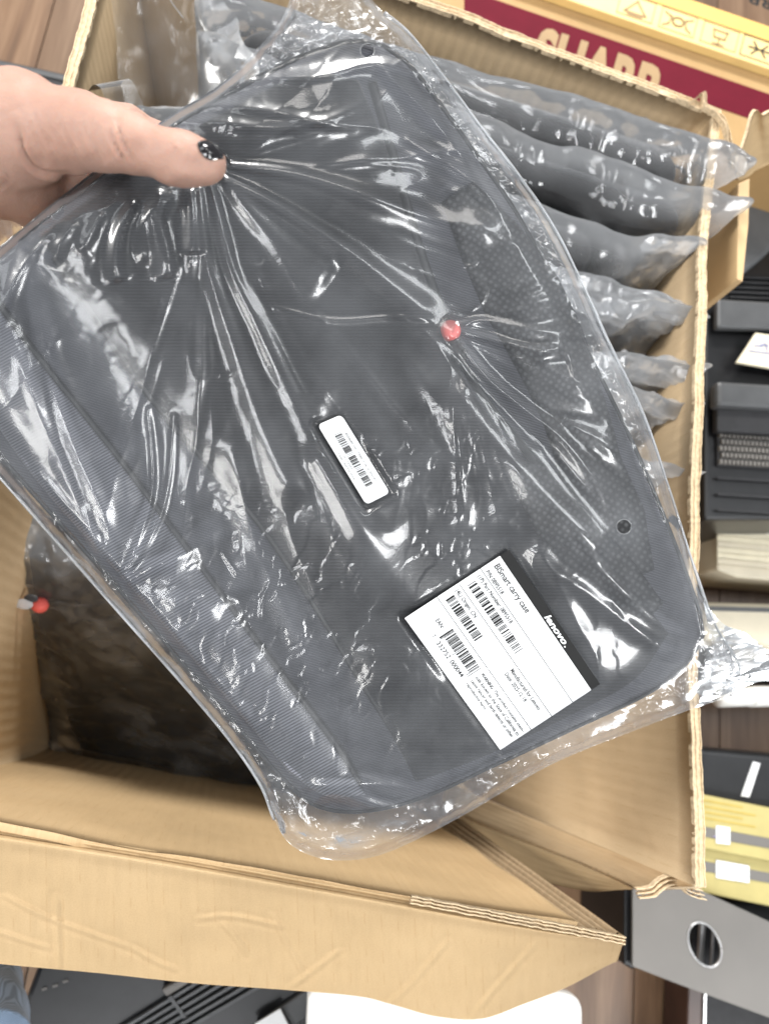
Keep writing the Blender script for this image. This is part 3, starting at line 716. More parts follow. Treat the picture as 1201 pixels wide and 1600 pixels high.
# ---- the case leaning back at the front left, face up, with a red bead
def plane_pt(u, v):   # u 0..1 across (left to right), v 0..1 (foot to head)
    pass
lc = [PW(20, 830, 0.33), PW(640, 880, 0.33), PW(600, 1262, 0.05), PW(118, 1160, 0.05)]   # tl tr br bl
def lean_map(S, T, off):
    s = (S + 1) / 2; t = (1 - T) / 2
    P = ((1 - t)[..., None] * ((1 - s)[..., None] * lc[0] + s[..., None] * lc[1]) + t[..., None] * ((1 - s)[..., None] * lc[3] + s[..., None] * lc[2]))
    n = np.cross(lc[1] - lc[0], lc[0] - lc[3]); n /= np.linalg.norm(n)
    if n[2] < 0: n = -n
    return P + n * off[..., None], n
S, T = np.meshgrid(np.linspace(-1, 1, 80), np.linspace(-1, 1, 70))
e = np.minimum((1 - np.abs(S)) * 0.2, (1 - np.abs(T)) * 0.18)
rc = np.hypot(np.maximum(np.abs(S) - 0.8, 0) / 0.2, np.maximum(np.abs(T) - 0.8, 0) / 0.2)
S2 = S * np.where(rc > 1, 1 - 0.25 * (rc - 1), 1); T2 = T * np.where(rc > 1, 1 - 0.25 * (rc - 1), 1)
pr = 0.016 * np.sqrt(1 - (1 - np.clip(e / 0.03, 0, 1)) ** 2) + (fbm(S * 2, T * 2, 3, 2) - 0.5) * 0.008 * np.clip(e / 0.03, 0, 1)
Vf, n_l = lean_map(S2, T2, pr); Vb, _ = lean_map(S2, T2, -pr)
ni, nj = S.shape
lean_case = empty('carry_case', Vb.reshape(-1, 3)[0], 'dark bagged case leaning in the front left of the box under the held one', 'laptop case', 'cases packed in the box')
Vc = np.vstack([Vf.reshape(-1, 3), Vb.reshape(-1, 3)])
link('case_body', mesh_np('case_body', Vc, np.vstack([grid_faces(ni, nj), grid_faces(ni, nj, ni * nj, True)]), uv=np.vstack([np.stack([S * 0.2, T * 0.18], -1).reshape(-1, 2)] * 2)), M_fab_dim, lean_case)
def ico(center, r, sub=3, scale=(1, 1, 1)):
    bm = bmesh.new(); bmesh.ops.create_icosphere(bm, subdivisions=sub, radius=1)
    V = np.array([v.co[:] for v in bm.verts]) * r * np.array(scale) + center; f = [tuple(v.index for v in q.verts) for q in bm.faces]; bm.free()
    return V, f
bc = PW(63, 945, 0.30)
link('zip_bead', mesh_np('zip_bead', *ico(bc, 0.0078)), M_red, lean_case)
V, f = tube(resample(np.array([PW(66, 945, 0.30), PW(90, 940, 0.292), PW(125, 945, 0.285)]), 10), 0.0022, 8)
link('zip_cord', mesh_np('zip_cord', V, f), M_pipe, lean_case)
settle(lean_case)
# its bag
S, T = np.meshgrid(np.linspace(-1.20, 1.08, 170), np.linspace(-1.13, 1.10, 130))
e = np.minimum(np.minimum(S + 1.20, 1.08 - S) * 0.2, np.minimum(T + 1.13, 1.10 - T) * 0.18)
ec = np.minimum((1 - np.abs(S)) * 0.2, (1 - np.abs(T)) * 0.18)
over = np.clip((ec + 0.02) / 0.05, 0, 1)
hf = 0.002 + 0.021 * over ** 0.7 + ridged(S * 5 + 2, T * 6, 3, 4) * 0.007 * sstep(0, 0.01, e) * (1.3 - over) + ridged((S + 1) * 1.6 + 0.7 * T, T * 5.5 - 2.2 * S, 2, 6) * 0.006 * sstep(0, 0.01, e)
hf = hf * sstep(-0.001, 0.012, e)
wob = (fbm(S * 4, T * 4, 3, 6) - 0.5) * 0.03 * (1 - over)
rc = (fbm(T * 3, S * 3, 3, 1) - 0.5) * 0.12 * (1 - over)
hf = hf + facets(S * 7, T * 9 + S * 4, 2, 3) * 0.006 * sstep(0, 0.02, e) + facets(S * 22, T * 20, 2, 5) * 0.0014 * sstep(0, 0.02, e)
Vf, _ = lean_map(S + rc, T, hf + wob); Vb, _ = lean_map(S + rc, T, -0.9 * hf + wob - 0.001)
ni, nj = S.shape
o = link('plastic_bag', mesh_np('plastic_bag', np.vstack([Vf.reshape(-1, 3), Vb.reshape(-1, 3)]), np.vstack([grid_faces(ni, nj), grid_faces(ni, nj, ni * nj, True)]), uv=np.vstack([np.stack([np.clip(1.15 - over + 0.5 * sstep(0.5, 0.7, fbm(S * 4, T * 4, 3, 2)), 0, 1), 0 * S], -1).reshape(-1, 2)] * 2)), M_film_back)
tag(o, 'cloudy film bag round the leaning case in the front left of the box', 'plastic bag', 'bags round the cases in the box')

tt = np.linspace(-1.2, 1.08, 60)
eb, _ = lean_map(tt + 0 * tt, np.full(60, -1.13) + 0.02 * np.sin(tt * 9), 0.004 + 0.008 * fbm(tt * 4, tt * 0, 2, 3))
el, _ = lean_map(np.full(60, -1.2) + 0.03 * np.sin(tt * 7), tt * 0.98, 0.004 + 0.01 * fbm(tt * 4, tt * 0 + 4, 2, 2))
for pth in (eb, el):
    Vv, fv = tube(pth, 0.0014, 8); link('welded_seam', mesh_np('welded_seam', Vv, fv), M_seam, o)
for (vx, vy, vr, mt, nmv) in ((49, 935, 0.0062, M_pipe, 'vent_hole'), (38, 944, 0.0078, M_seam, 'vent_hole')):
    Vv, fv = ico(PW(vx, vy, 0.325), vr, 3, (1, 0.62, 0.12)); link(nmv, mesh_np(nmv, Vv, fv), mt, o)
# ================================================================== THE HELD CASE
GX0, GX1, GY0, GY1, ST = -300, 1320, -180, 1480, 4
gx = np.arange(GX0, GX1, ST); gy = np.arange(GY0, GY1, ST)
GX, GY = np.meshgrid(gx, gy)
def samp(A, px, py):
    u = np.clip((np.asarray(px) - GX0) / ST, 0, A.shape[1] - 1.001); v = np.clip((np.asarray(py) - GY0) / ST, 0, A.shape[0] - 1.001)
    i = u.astype(int); j = v.astype(int); fu = u - i; fv = v - j
    return (A[j, i] * (1 - fu) + A[j, i + 1] * fu) * (1 - fv) + (A[j + 1, i] * (1 - fu) + A[j + 1, i + 1] * fu) * fv
def d0(px, py): 
    return DS * (0.3083 + 0.0001006 * np.asarray(px) + 0.0000797 * np.asarray(py))
# outline of the case (pixels)
cs_top = [(-118, 575), (-85, 480), (0, 402), (100, 322), (250, 212), (360, 148), (470, 92), (545, 68), (595, 72)]
cs_right = [(595, 72), (645, 112), (725, 220), (815, 352), (905, 530), (980, 680), (1040, 820), (1085, 940), (1096, 992)]
cs_bottom = [(440, 1212), (492, 1256), (565, 1266), (660, 1244), (780, 1190), (900, 1134), (1010, 1082), (1070, 1036), (1096, 992)]
cs_left = [(-118, 575), (-60, 640), (30, 742), (190, 922), (350, 1108), (440, 1212)]
def ring_of(top, right, bottom, left, n=60):
    return np.vstack([resample(top, n)[:-1], resample(right, n)[:-1], resample(bottom, n)[::-1][:-1], resample(left, n)[::-1][:-1]])
case_ring = ring_of(cs_top, cs_right, cs_bottom, cs_left)
dist, _, _ = seg_dist(GX, GY, case_ring, True)
e_in = np.where(inside(GX, GY, case_ring), dist, -dist)
T0 = 0.0095
body_h = T0 * np.sqrt(np.clip(1 - (1 - np.clip(e_in / 20, 0, 1)) ** 2, 0, 1)) + (fbm(GX / 260, GY / 260, 2, 2) - 0.5) * 0.006 * np.clip(e_in / 60, 0, 1)
line1 = [(-130, 330), (0, 482), (80, 588), (170, 700), (280, 845), (400, 1005), (520, 1160), (610, 1290)]
line2 = [(20, 330), (85, 402), (165, 520), (250, 640), (390, 800), (480, 930), (560, 1060), (640, 1185), (690, 1268)]
zipl = [(575, 130), (610, 250), (650, 390), (694, 510), (720, 575), (770, 650), (830, 722)]
# thumb presses the case in
dent = 0.004 * np.exp(-(((GX - 315) / 55) ** 2 + ((GY - 265) / 40) ** 2))
body_h = body_h - dent * (e_in > 0)
held = empty('carry_case', PD(500, 700, d0(500, 700)), 'black carry case held up in clear film over the open box, thumb on its corner', 'laptop case')
def sheet_mesh(name, px, py, htop, hbot, uvscale=1.0):
    """solid between two heights (towards the camera is +) over the sloping middle plane"""
    ni, nj = px.shape; D = d0(px, py)
    A = PD(px, py, D - htop); B = PD(px, py, D - hbot)
    V = np.vstack([A.reshape(-1, 3), B.reshape(-1, 3)])
    ring = [(0, j) for j in range(nj)] + [(i, nj - 1) for i in range(1, ni)] + [(ni - 1, j) for j in range(nj - 2, -1, -1)] + [(i, 0) for i in range(ni - 2, 0, -1)]
    r = np.array([i * nj + j for i, j in ring]); r2 = np.roll(r, -1)
    f = np.vstack([grid_faces(ni, nj, 0, True), grid_faces(ni, nj, ni * nj, False), np.stack([r, r2, r2 + ni * nj, r + ni * nj], 1)])
    uv = np.stack([px, -py], -1).reshape(-1, 2) * (0.36 / F)
    return mesh_np(name, V, f, uv=np.vstack([uv, uv]))
G = coons(cs_top, cs_bottom, cs_left, cs_right, 150, 150)
px, py = G[..., 0], G[..., 1]
hb = samp(body_h, px, py)
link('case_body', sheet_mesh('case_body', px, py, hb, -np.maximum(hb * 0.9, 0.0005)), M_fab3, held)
all_h = body_h.copy()
def bpanel(name, top, bottom, left, right, raise_, mat, ni=90, nj=90, rr=14):
    global all_h
    G = coons(top, bottom, left, right, ni, nj); px, py = G[..., 0], G[..., 1]
    ring = ring_of(top, right, bottom, left)
    d, _, _ = seg_dist(px, py, ring, True)
    pf = np.sqrt(np.clip(1 - (1 - np.clip(d / rr, 0, 1)) ** 2, 0, 1))
    base = samp(body_h, px, py)
    ht = base + raise_ * pf + (fbm(px / 60, py / 60, 3, 5) - 0.5) * 0.0012 * pf
    o = link(name, sheet_mesh(name, px, py, ht, base - 0.002), mat, held)
    D, _, _ = seg_dist(GX, GY, ring, True); I = inside(GX, GY, ring)
    all_h = np.where(I, np.maximum(all_h, body_h + raise_ * np.sqrt(np.clip(1 - (1 - np.clip(D / rr, 0, 1)) ** 2, 0, 1))), all_h)
    return o
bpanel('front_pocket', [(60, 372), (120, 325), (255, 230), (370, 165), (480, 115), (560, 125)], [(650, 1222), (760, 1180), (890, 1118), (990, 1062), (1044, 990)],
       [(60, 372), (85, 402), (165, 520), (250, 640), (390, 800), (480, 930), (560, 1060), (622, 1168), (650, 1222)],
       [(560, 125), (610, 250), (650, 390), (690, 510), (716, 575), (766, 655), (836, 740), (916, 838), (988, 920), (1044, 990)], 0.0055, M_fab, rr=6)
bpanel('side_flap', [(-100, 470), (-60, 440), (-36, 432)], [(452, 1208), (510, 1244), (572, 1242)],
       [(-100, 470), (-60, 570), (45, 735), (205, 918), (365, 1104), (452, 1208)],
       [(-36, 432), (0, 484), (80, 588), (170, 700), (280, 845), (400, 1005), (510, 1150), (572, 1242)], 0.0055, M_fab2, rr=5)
for nm_, ln_ in (('pocket_edge_shade', line2[1:-1]), ('flap_edge_shade', [(-30, 440)] + line1[1:-1] + [(560, 1226)])):  # dark tubes stand in for the shade along the raised panel edges
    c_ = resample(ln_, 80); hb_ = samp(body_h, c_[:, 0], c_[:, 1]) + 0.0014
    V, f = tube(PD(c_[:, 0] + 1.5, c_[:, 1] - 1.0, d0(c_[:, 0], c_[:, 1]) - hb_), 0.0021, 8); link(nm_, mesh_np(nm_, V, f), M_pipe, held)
# padded shoulder strap packed down the right side
def ribbon_px(name, center, halfw, height, mat, n=80, m=18, base=None, cap=True):
    global all_h
    c = resample(center, n); t = np.gradient(c, axis=0); t /= np.linalg.norm(t, axis=1)[:, None]
    nn = np.stack([-t[:, 1], t[:, 0]], 1); hw = np.interp(np.linspace(0, 1, n), np.linspace(0, 1, len(halfw)), halfw)
    q = np.linspace(-1, 1, m)
    px = c[:, None, 0] + nn[:, None, 0] * hw[:, None] * q; py = c[:, None, 1] + nn[:, None, 1] * hw[:, None] * q
    b = samp(all_h, px, py); pf = np.clip(1 - np.abs(q) ** 3, 0, 1) ** 0.6
    ht = blur_rows(b) + height * pf[None]
    me = sheet_mesh(name, px, py, ht, b - 0.003)
    uvl = me.uv_layers[0]
    o = link(name, me, mat, held)
    D, fr, _ = seg_dist(GX, GY, c, False); hwg = np.interp(fr, np.linspace(0, 1, n), hw)
    qq = np.clip(D / hwg, 0, 1)
    all_h = np.where(D < hwg, np.maximum(all_h, all_h + height * np.clip(1 - qq ** 3, 0, 1) ** 0.6), all_h)
    return o
def blur_rows(b): 
    k = np.array([1, 2, 3, 2, 1]) / 9.0
    return np.apply_along_axis(lambda v: np.convolve(np.pad(v, 2, mode='edge'), k, 'valid'), 0, b)
ribbon_px('shoulder_strap', [(715, 300), (750, 355), (790, 420), (850, 530), (895, 640), (925, 740), (955, 830), (985, 905)], [30, 52, 64, 60, 52, 50, 60, 40], 0.006, M_mesh)
ribbon_px('strap_end', [(820, 730), (860, 790), (905, 850), (960, 905), (1020, 960)], [26, 42, 46, 40, 24], 0.004, M_mesh)
# zip along the pocket
zc = resample(zipl, 90)
zw = PD(zc[:, 0] + 6, zc[:, 1], d0(zc[:, 0], zc[:, 1]) - samp(all_h, zc[:, 0], zc[:, 1]) + 0.0006)
V, f = tube(zw, 0.0022, 8); link('zip', mesh_np('zip', V, f), M_pipe, held)
# bead and braided pull
bx, by = 703, 517
bh = float(samp(all_h, bx, by)) + 0.004
bead_c = PD(bx, by, d0(bx, by) - bh)
link('zip_bead', mesh_np('zip_bead', *ico(bead_c, 0.0053, 4)), M_red, held)
cpath = resample([(706, 530), (712, 545), (720, 562)], 14); ch_ = samp(all_h, cpath[:, 0], cpath[:, 1]) + 0.003
V, f = tube(PD(cpath[:, 0], cpath[:, 1], d0(cpath[:, 0], cpath[:, 1]) - ch_), 0.0042 + 0.0008 * np.sin(np.linspace(0, 18, 14)), 10)
link('zip_cord', mesh_np('zip_cord', V, f), M_mesh, held)
# piping round the edge
pr_ = case_ring; pw_ = PD(pr_[:, 0], pr_[:, 1], d0(pr_[:, 0], pr_[:, 1]) - 0.001)
V, f = tube(np.vstack([pw_, pw_[:2]]), 0.0018, 8); link('edge_piping', mesh_np('edge_piping', V, f), M_pipe, held)
settle(held)

# ---------------------------------------------------------------- film bag round the held case
bg_top = [(-175, 585), (-110, 470), (0, 385), (100, 304), (250, 191), (345, 131), (408, 70), (445, 20), (470, -60), (500, -110)]
bg_right = [(560, -110), (572, -20), (600, 20), (648, 62), (745, 190), (850, 330), (908, 440), (948, 530), (1003, 645), (1042, 755), (1085, 890), (1116, 975), (1156, 1046), (1140, 1088)]
bg_top = bg_top + [(560, -110)]
bg_bottom = [(428, 1280), (452, 1318), (500, 1341), (560, 1343), (620, 1326), (720, 1276), (862, 1194), (1000, 1138), (1080, 1108), (1140, 1088)]
bg_left = [(-175, 585), (-90, 640), (0, 744), (165, 932), (330, 1120), (402, 1218), (428, 1280)]
bag_ring = ring_of(bg_top, bg_right, bg_bottom, bg_left)
NI, NJ = 620, 470
G = coons(bg_top, bg_bottom, bg_left, bg_right, NI, NJ); px, py = G[..., 0], G[..., 1]
db, _, _ = seg_dist(GX, GY, bag_ring, True)
base_h = np.maximum(all_h, -0.0)
dome_ = np.hypot(GX - bx, GY - by) * 0.00032; base_h = np.maximum(base_h, np.where(dome_ < 0.0056, bh + np.sqrt(np.clip(0.0056 ** 2 - dome_ ** 2, 0, None)), -1))
base_h = base_h + 0.002 * np.exp(-(((GX - bx) ** 2 + (GY - by) ** 2) / 30 ** 2))
sm = np.maximum(blur(base_h, 5), 0)
tb = blur(np.maximum(base_h, 0), 13); taut = blur(np.maximum(tb, blur(base_h, 3) - 0.0002), 4) + 0.0034; taut = blur(np.maximum(taut, np.where(base_h > 0.001, base_h + 0.0007, 0)), 2.2)

def ridge(px, py, pts, w, a, w_end=None, taper=0.25, pw=1.6):
    P = resample(pts, 40)
    m = (px > P[:, 0].min() - 4 * max(w, w_end or w)) & (px < P[:, 0].max() + 4 * max(w, w_end or w)) & (py > P[:, 1].min() - 4 * max(w, w_end or w)) & (py < P[:, 1].max() + 4 * max(w, w_end or w))
    out = np.zeros_like(px)
    x, y = px[m], py[m]
    d, fr, sd = seg_dist(x, y, P)
    ww = w + ((w_end or w) - w) * fr
    r = np.exp(-np.abs(d / ww) ** pw)
    r = r * sstep(0, taper, fr + 0.12) * (1 - sstep(1 - taper, 1.0, fr))
    out[m] = a * r
    return out
film = samp(taut, px, py)
R = np.zeros_like(px)
# --- folds fanning out from the thumb
fan = [
 
 
 
 ([(300, 290), (302, 350), (300, 400), (296, 440)], 6, 0.0026, 9),
 ([(268, 300), (252, 340), (262, 390), (270, 440)], 7, 0.0026, 7),
 ([(240, 315), (222, 360), (226, 420)], 6, 0.0022, 8),
 ([(210, 320), (190, 350), (180, 400), (182, 450)], 6, 0.0020, 8),
 ([(160, 330), (140, 370), (120, 400)], 6, 0.0020, 8),
 ([(118, 345), (95, 380), (80, 420)], 6, 0.0020, 8),
 ([(80, 360), (40, 410), (10, 470), (-10, 520)], 6, 0.0022, 8),
 ([(255, 192), (330, 190), (420, 200), (500, 190), (560, 165), (585, 130)], 8, 0.0026, 8),
 ([(280, 180), (345, 165), (430, 175), (520, 195), (600, 200), (640, 230)], 6, 0.0020, 8),
 ([(345, 135), (420, 122), (500, 118), (600, 100), (680, 130)], 6, 0.0026, 8),
 ([(360, 118), (430, 90), (500, 60), (560, 40)], 8, 0.0024, 10),
]
# --- folds pulled by the bead
fan += [
 ([(716, 520), (780, 535), (840, 548), (885, 542)], 4, 0.0028, 5),
 ([(712, 528), (760, 590), (820, 640), (880, 690), (940, 770), (985, 850)], 5, 0.0034, 12),
 # large soft fold over the zip
 ([(690, 570), (740, 650), (800, 720), (870, 795), (930, 850), (985, 890)], 26, 0.0060, 22),
 ([(640, 560), (690, 640), (740, 720), (800, 800), (860, 860)], 14, 0.0022, 18),
 ([(760, 190), (800, 260), (850, 350), (900, 450)], 12, 0.0030, 10),
 ([(600, 110), (680, 190), (760, 300), (830, 420), (880, 500)], 9, 0.0030, 9),
 ([(640, 220), (720, 270), (790, 330), (835, 395)], 8, 0.0030, 8),
 ([(820, 560), (900, 600), (960, 680), (1010, 760)], 10, 0.0026, 12),
 ([(880, 660), (950, 700), (1000, 780), (1030, 860)], 9, 0.0026, 10),
 ([(930, 880), (985, 935), (1040, 975), (1100, 1000)], 9, 0.0030, 8),
 ([(880, 900), (960, 960), (1030, 1010), (1085, 1020)], 9, 0.0026, 8),
 ([(840, 850), (870, 910), (905, 980), (950, 1060)], 12, 0.0024, 10),
]
# --- long soft folds lower left
fan += [
 ([(430, 640), (470, 760), (540, 860), (600, 960)], 22, 0.0030, 26),
 ([(360, 700), (400, 850), (450, 960), (520, 1100)], 14, 0.0022, 18),
 ([(232, 640), (238, 760), (210, 860), (170, 930)], 4, 0.0015, 4),
 ([(272, 650), (262, 760), (235, 840), (172, 930)], 4, 0.0015, 4),
 ([(60, 470), (78, 560), (110, 680), (160, 800), (190, 905)], 9, 0.0018, 9),
 ([(20, 520), (60, 640), (110, 760), (150, 860)], 8, 0.0014, 8),
 ([(170, 932), (230, 890), (300, 860), (370, 800)], 5, 0.0016, 12),
 ([(172, 930), (150, 850), (130, 780)], 5, 0.0014, 7),
 ([(60, 740), (220, 925), (380, 1110), (450, 1200)], 7, 0.0024, 7),
 ([(470, 1230), (560, 1225), (640, 1235), (690, 1250)], 7, 0.0026, 7),
 ([(460, 1270), (520, 1240), (600, 1262), (680, 1265)], 9, 0.0034, 8),
 ([(440, 1240), (480, 1290), (560, 1310), (650, 1290)], 9, 0.0030, 9),
 ([(700, 1240), (790, 1200), (880, 1150), (980, 1100)], 8, 0.0030, 8),
 ([(430, 480), (520, 500), (640, 495), (700, 515)], 3, 0.0009, 3),
 ([(780, 800), (830, 860), (900, 920)], 12, 0.0020, 12),
]
for pts, wd_, am, we in fan:
    R += ridge(px, py, pts, wd_ * 1.4, am * 0.7, we * 1.5)
# long clean folds leaving the thumb and the bead
tubes = [
    ([(312, 296), (324, 400), (343, 470), (362, 525), (394, 620), (425, 710), (470, 800)], 5, 0.0019, 13),
    ([(330, 292), (362, 420), (400, 500), (428, 560), (460, 625), (498, 705), (548, 800), (600, 880)], 5, 0.0021, 14),
    ([(350, 276), (440, 326), (540, 392), (620, 455), (690, 508)], 5, 0.0021, 11),
    ([(356, 258), (470, 275), (600, 318), (705, 354), (800, 356)], 5, 0.0020, 12),
    ([(352, 286), (400, 340), (450, 392), (520, 440)], 5, 0.0015, 16),
    ([(296, 300), (297, 350), (300, 400)], 4, 0.0016, 8),
    ([(250, 305), (240, 340), (246, 385), (262, 440)], 5, 0.0019, 9),
    ([(205, 322), (188, 352), (180, 395), (188, 445)], 5, 0.0017, 9),
    ([(712, 528), (762, 592), (822, 645), (880, 692), (940, 775), (985, 860)], 5, 0.0024, 14),
    ([(718, 516), (790, 533), (850, 547), (890, 541)], 4, 0.0016, 8),
    ([(718, 508), (760, 503), (830, 518), (900, 520), (945, 530)], 4, 0.0015, 8),
    ([(500, 720), (560, 812), (620, 905), (690, 1000)], 15, 0.0022, 22),
    ([(735, 630), (800, 715), (880, 806), (955, 872)], 15, 0.0034, 20)]
Rf = R.copy(); calm = np.zeros_like(px)
for pts, w0_, am, w1_ in tubes:
    Rf += ridge(px, py, pts, w0_ * 1.7, am * 1.25, w1_ * 2.1, pw=2.0, taper=0.10)
    calm = np.maximum(calm, np.minimum(ridge(px, py, pts, 22, 1.0, 46, pw=2.5, taper=0.08), 1))
R = np.zeros_like(px)
# --- the film is pulled into rays by the thumb, and by the bead
def rays(cx, cy, freq, amp, r0, r1, r2, seed, ang=None):
    dx, dy = px - cx, py - cy; r = np.hypot(dx, dy); th = np.arctan2(dy, dx)
    th = th + 0.10 * (fbm(px / 160, py / 160, 2, seed) - 0.5)
    v = ridged(th * freq + seed, r / 420 + seed, 2, seed)
    f = sstep(r0 * 0.4, r0, r) * (1 - sstep(r1, r2, r)) * np.clip(r / 330, 0.12, 1)
    if ang is not None:
        f = f * np.clip(np.cos(th - ang) * 1.3 - 0.1, 0, 1)
    return v * f * amp
R += rays(322, 280, 4.0, 0.0020, 60, 300, 900, 3)
R += rays(703, 517, 3.5, 0.0038, 30, 120, 420, 2, ang=0.55) + rays(703, 517, 8.0, 0.0010, 30, 120, 300, 4, ang=0.3)
# --- many short random creases
rr = np.random.default_rng(21)
for k in range(36):
    while True:
        cx_, cy_ = rr.uniform(-40, 1120), rr.uniform(0, 1330)
        if inside(np.array([cx_]), np.array([cy_]), bag_ring)[0]: break
    # creases run roughly away from the thumb or the bead
    tx, ty = (320, 280) if rr.random() < 0.6 else (703, 517)
    a0 = math.atan2(cy_ - ty, cx_ - tx) + rr.normal(0, 0.35 if rr.random() < 0.6 else 1.2)
    L = rr.uniform(18, 80); bend = rr.normal(0, 0.3)
    p0 = (cx_ - L / 2 * math.cos(a0 - bend), cy_ - L / 2 * math.sin(a0 - bend)); p1 = (cx_ + L / 2 * math.cos(a0 + bend), cy_ + L / 2 * math.sin(a0 + bend))
    R += ridge(px, py, [p0, (cx_, cy_), p1], rr.uniform(2.0, 5.0), rr.uniform(0.0002, 0.0008) * rr.choice([1, 1, -0.5]))
# --- crackle, denser towards the edges and the lower right
wx = px + 18 * (fbm(px / 40, py / 40, 2, 3) - 0.5); wy = py + 18 * (fbm(px / 40 + 9, py / 40, 2, 4) - 0.5)
dense = np.clip(0.12 + 0.8 * sstep(0.42, 0.62, fbm(px / 150, py / 150, 2, 6)) + 0.6 * np.exp(-samp(db, px, py) / 40), 0, 1.3) * (0.4 + 0.6 * sstep(350, 750, 0.45 * px + 0.6 * py))
R += dense * (facets(wx / 110, wy / 110, 2, 1) * 0.0022 + facets(wx / 44, wy / 48, 2, 5) * 0.00028)
marg = sstep(0, 25, -samp(e_in, px, py))
R += marg * (ridged(px / 42 - py / 160, py / 26 + px / 120, 2, 6) * 0.0036 + ridged(wx / 18, wy / 20, 2, 2) * 0.0005)
# --- patches where the film clings to the cloth (flat, with a crisp rim)
cling = fbm(wx / 85, wy / 120, 4, 7)
R += 0.0002 * sstep(0.49, 0.55, cling) * sstep(0.0, 0.2, dense)
low_l = np.exp(-(((px - 420) / 190) ** 2 + ((py - 1010) / 230) ** 2)) + np.exp(-(((px - 700) / 120) ** 2 + ((py - 800) / 150) ** 2))
cl2 = fbm(wx / 34 + wy / 90, wy / 60, 4, 2)
R += 0.0003 * low_l * sstep(0.49, 0.52, cl2)
calm = np.maximum(calm, 0.95 * np.exp(-(((px - 565) / 120) ** 2 + ((py - 450) / 170) ** 2) ** 1.5))
calm = np.maximum(calm, 0.75 * np.exp(-(((px - 150) / 190) ** 2 + ((py - 640) / 230) ** 2) ** 1.5))
R = Rf + R * (1 - 0.88 * calm)
# flat under the stickers
def quad_mask(q, grow):
    q = np.asarray(q, float); c = q.mean(0); qq = c + (q - c) * grow
    d, _, _ = seg_dist(px, py, qq, True); I = inside(px, py, qq)
    return np.where(I, 1.0, 1 - sstep(0, 14, d))
LAB = [(795, 859), (937, 1069), (781, 1172), (632, 966)]     # tl tr br bl of the big label (top = black band)
STK = [(533, 648), (609, 770), (572, 789), (496, 664)]
flat = np.maximum(quad_mask(LAB, 1.0), quad_mask(STK, 1.02))
R *= 1 - 0.93 * flat
Dbord = samp(db, px, py)
edge = sstep(0, 16, Dbord)
film_h = (film + R) * edge + (fbm(px / 60, py / 60, 3, 4) - 0.5) * 0.010 * (1 - sstep(0, 60, Dbord)) * sstep(-0.001, 0.001, -samp(e_in, px, py))
# rest height used to lay stickers on the film
D = d0(px, py)
A = PD(px, py, D - film_h).reshape(-1, 3)
# vent holes punched through the film
holes = [(574, 79, 11), (974, 823, 11.5)]
fq = grid_faces(NI, NJ, 0, True)
pxf = px.reshape(-1); pyf = py.reshape(-1); keep = np.ones(len(fq), bool)
for hx, hy, hr in holes:
    cx_ = pxf[fq].mean(1); cy_ = pyf[fq].mean(1); keep &= ((cx_ - hx) ** 2 + (cy_ - hy) ** 2) > hr ** 2
fq = fq[keep]
# back sheet
nb_i, nb_j = 160, 120
G2 = coons(bg_top, bg_bottom, bg_left, bg_right, nb_i, nb_j); bxp, byp = G2[..., 0], G2[..., 1]
bb = np.maximum(samp(blur(np.maximum(body_h, 0), 4), bxp, byp) * 0.95 + 0.0025, 0) * sstep(0, 16, samp(db, bxp, byp))
bb = bb + ridged(bxp / 50, byp / 50, 3, 3) * 0.002 * sstep(0, 16, samp(db, bxp, byp)) - (fbm(bxp / 60, byp / 60, 3, 4) - 0.5) * 0.010 * (1 - sstep(0, 60, samp(db, bxp, byp))) * sstep(-0.001, 0.001, -samp(e_in, bxp, byp))
Bk = PD(bxp, byp, d0(bxp, byp) + bb + 0.0004).reshape(-1, 3)
# loose corner blown out to the right
tq = coons([(1098, 940), (1130, 975), (1162, 988), (1190, 1010), (1250, 1045)], [(1090, 1102), (1130, 1086), (1165, 1072), (1200, 1064), (1250, 1078)],
           [(1098, 940), (1112, 1030), (1090, 1102)], [(1250, 1045), (1252, 1062), (1250, 1078)], 60, 90)
tx_, ty_ = tq[..., 0], tq[..., 1]
th_ = 0.004 + ridged(tx_ / 60 + ty_ / 25, ty_ / 26 - tx_ / 160, 2, 2) * 0.003 + (fbm(tx_ / 70, ty_ / 60, 2, 1) - 0.5) * 0.014
Tl = PD(tx_, ty_, d0(tx_, ty_) - th_).reshape(-1, 3); Tl2 = PD(tx_, ty_, d0(tx_, ty_) + 0.5 * th_ + 0.002).reshape(-1, 3)
nA, nB, nT = len(A), len(Bk), len(Tl)
Vall = np.vstack([A, Bk, Tl, Tl2])
fall = np.vstack([fq, grid_faces(nb_i, nb_j, nA), grid_faces(60, 90, nA + nB, True), grid_faces(60, 90, nA + nB + nT)])
bag = empty('plastic_bag', PD(500, 700, d0(500, 700)), 'clear crinkled plastic bag round the held case, with white product label', 'plastic bag')
link('film', mesh_np('film', Vall, fall), M_film, bag)
for hx, hy, hr in holes:
    th2 = np.linspace(0, 2 * np.pi, 49); qx = hx + hr * np.cos(th2); qy = hy + hr * np.sin(th2)
    i_ = np.argmin((pxf[None] - qx[:, None]) ** 2 + (pyf[None] - qy[:, None]) ** 2, axis=1)
    hh = film_h.reshape(-1)[i_]; hh = np.convolve(np.r_[hh[-4:], hh, hh[:4]], np.ones(9) / 9, 'valid')
    V, f = tube(PD(qx, qy, d0(qx, qy) - hh), 0.00022, 6); link('vent_hole_rim', mesh_np('vent_hole_rim', V, f), M_film, bag)
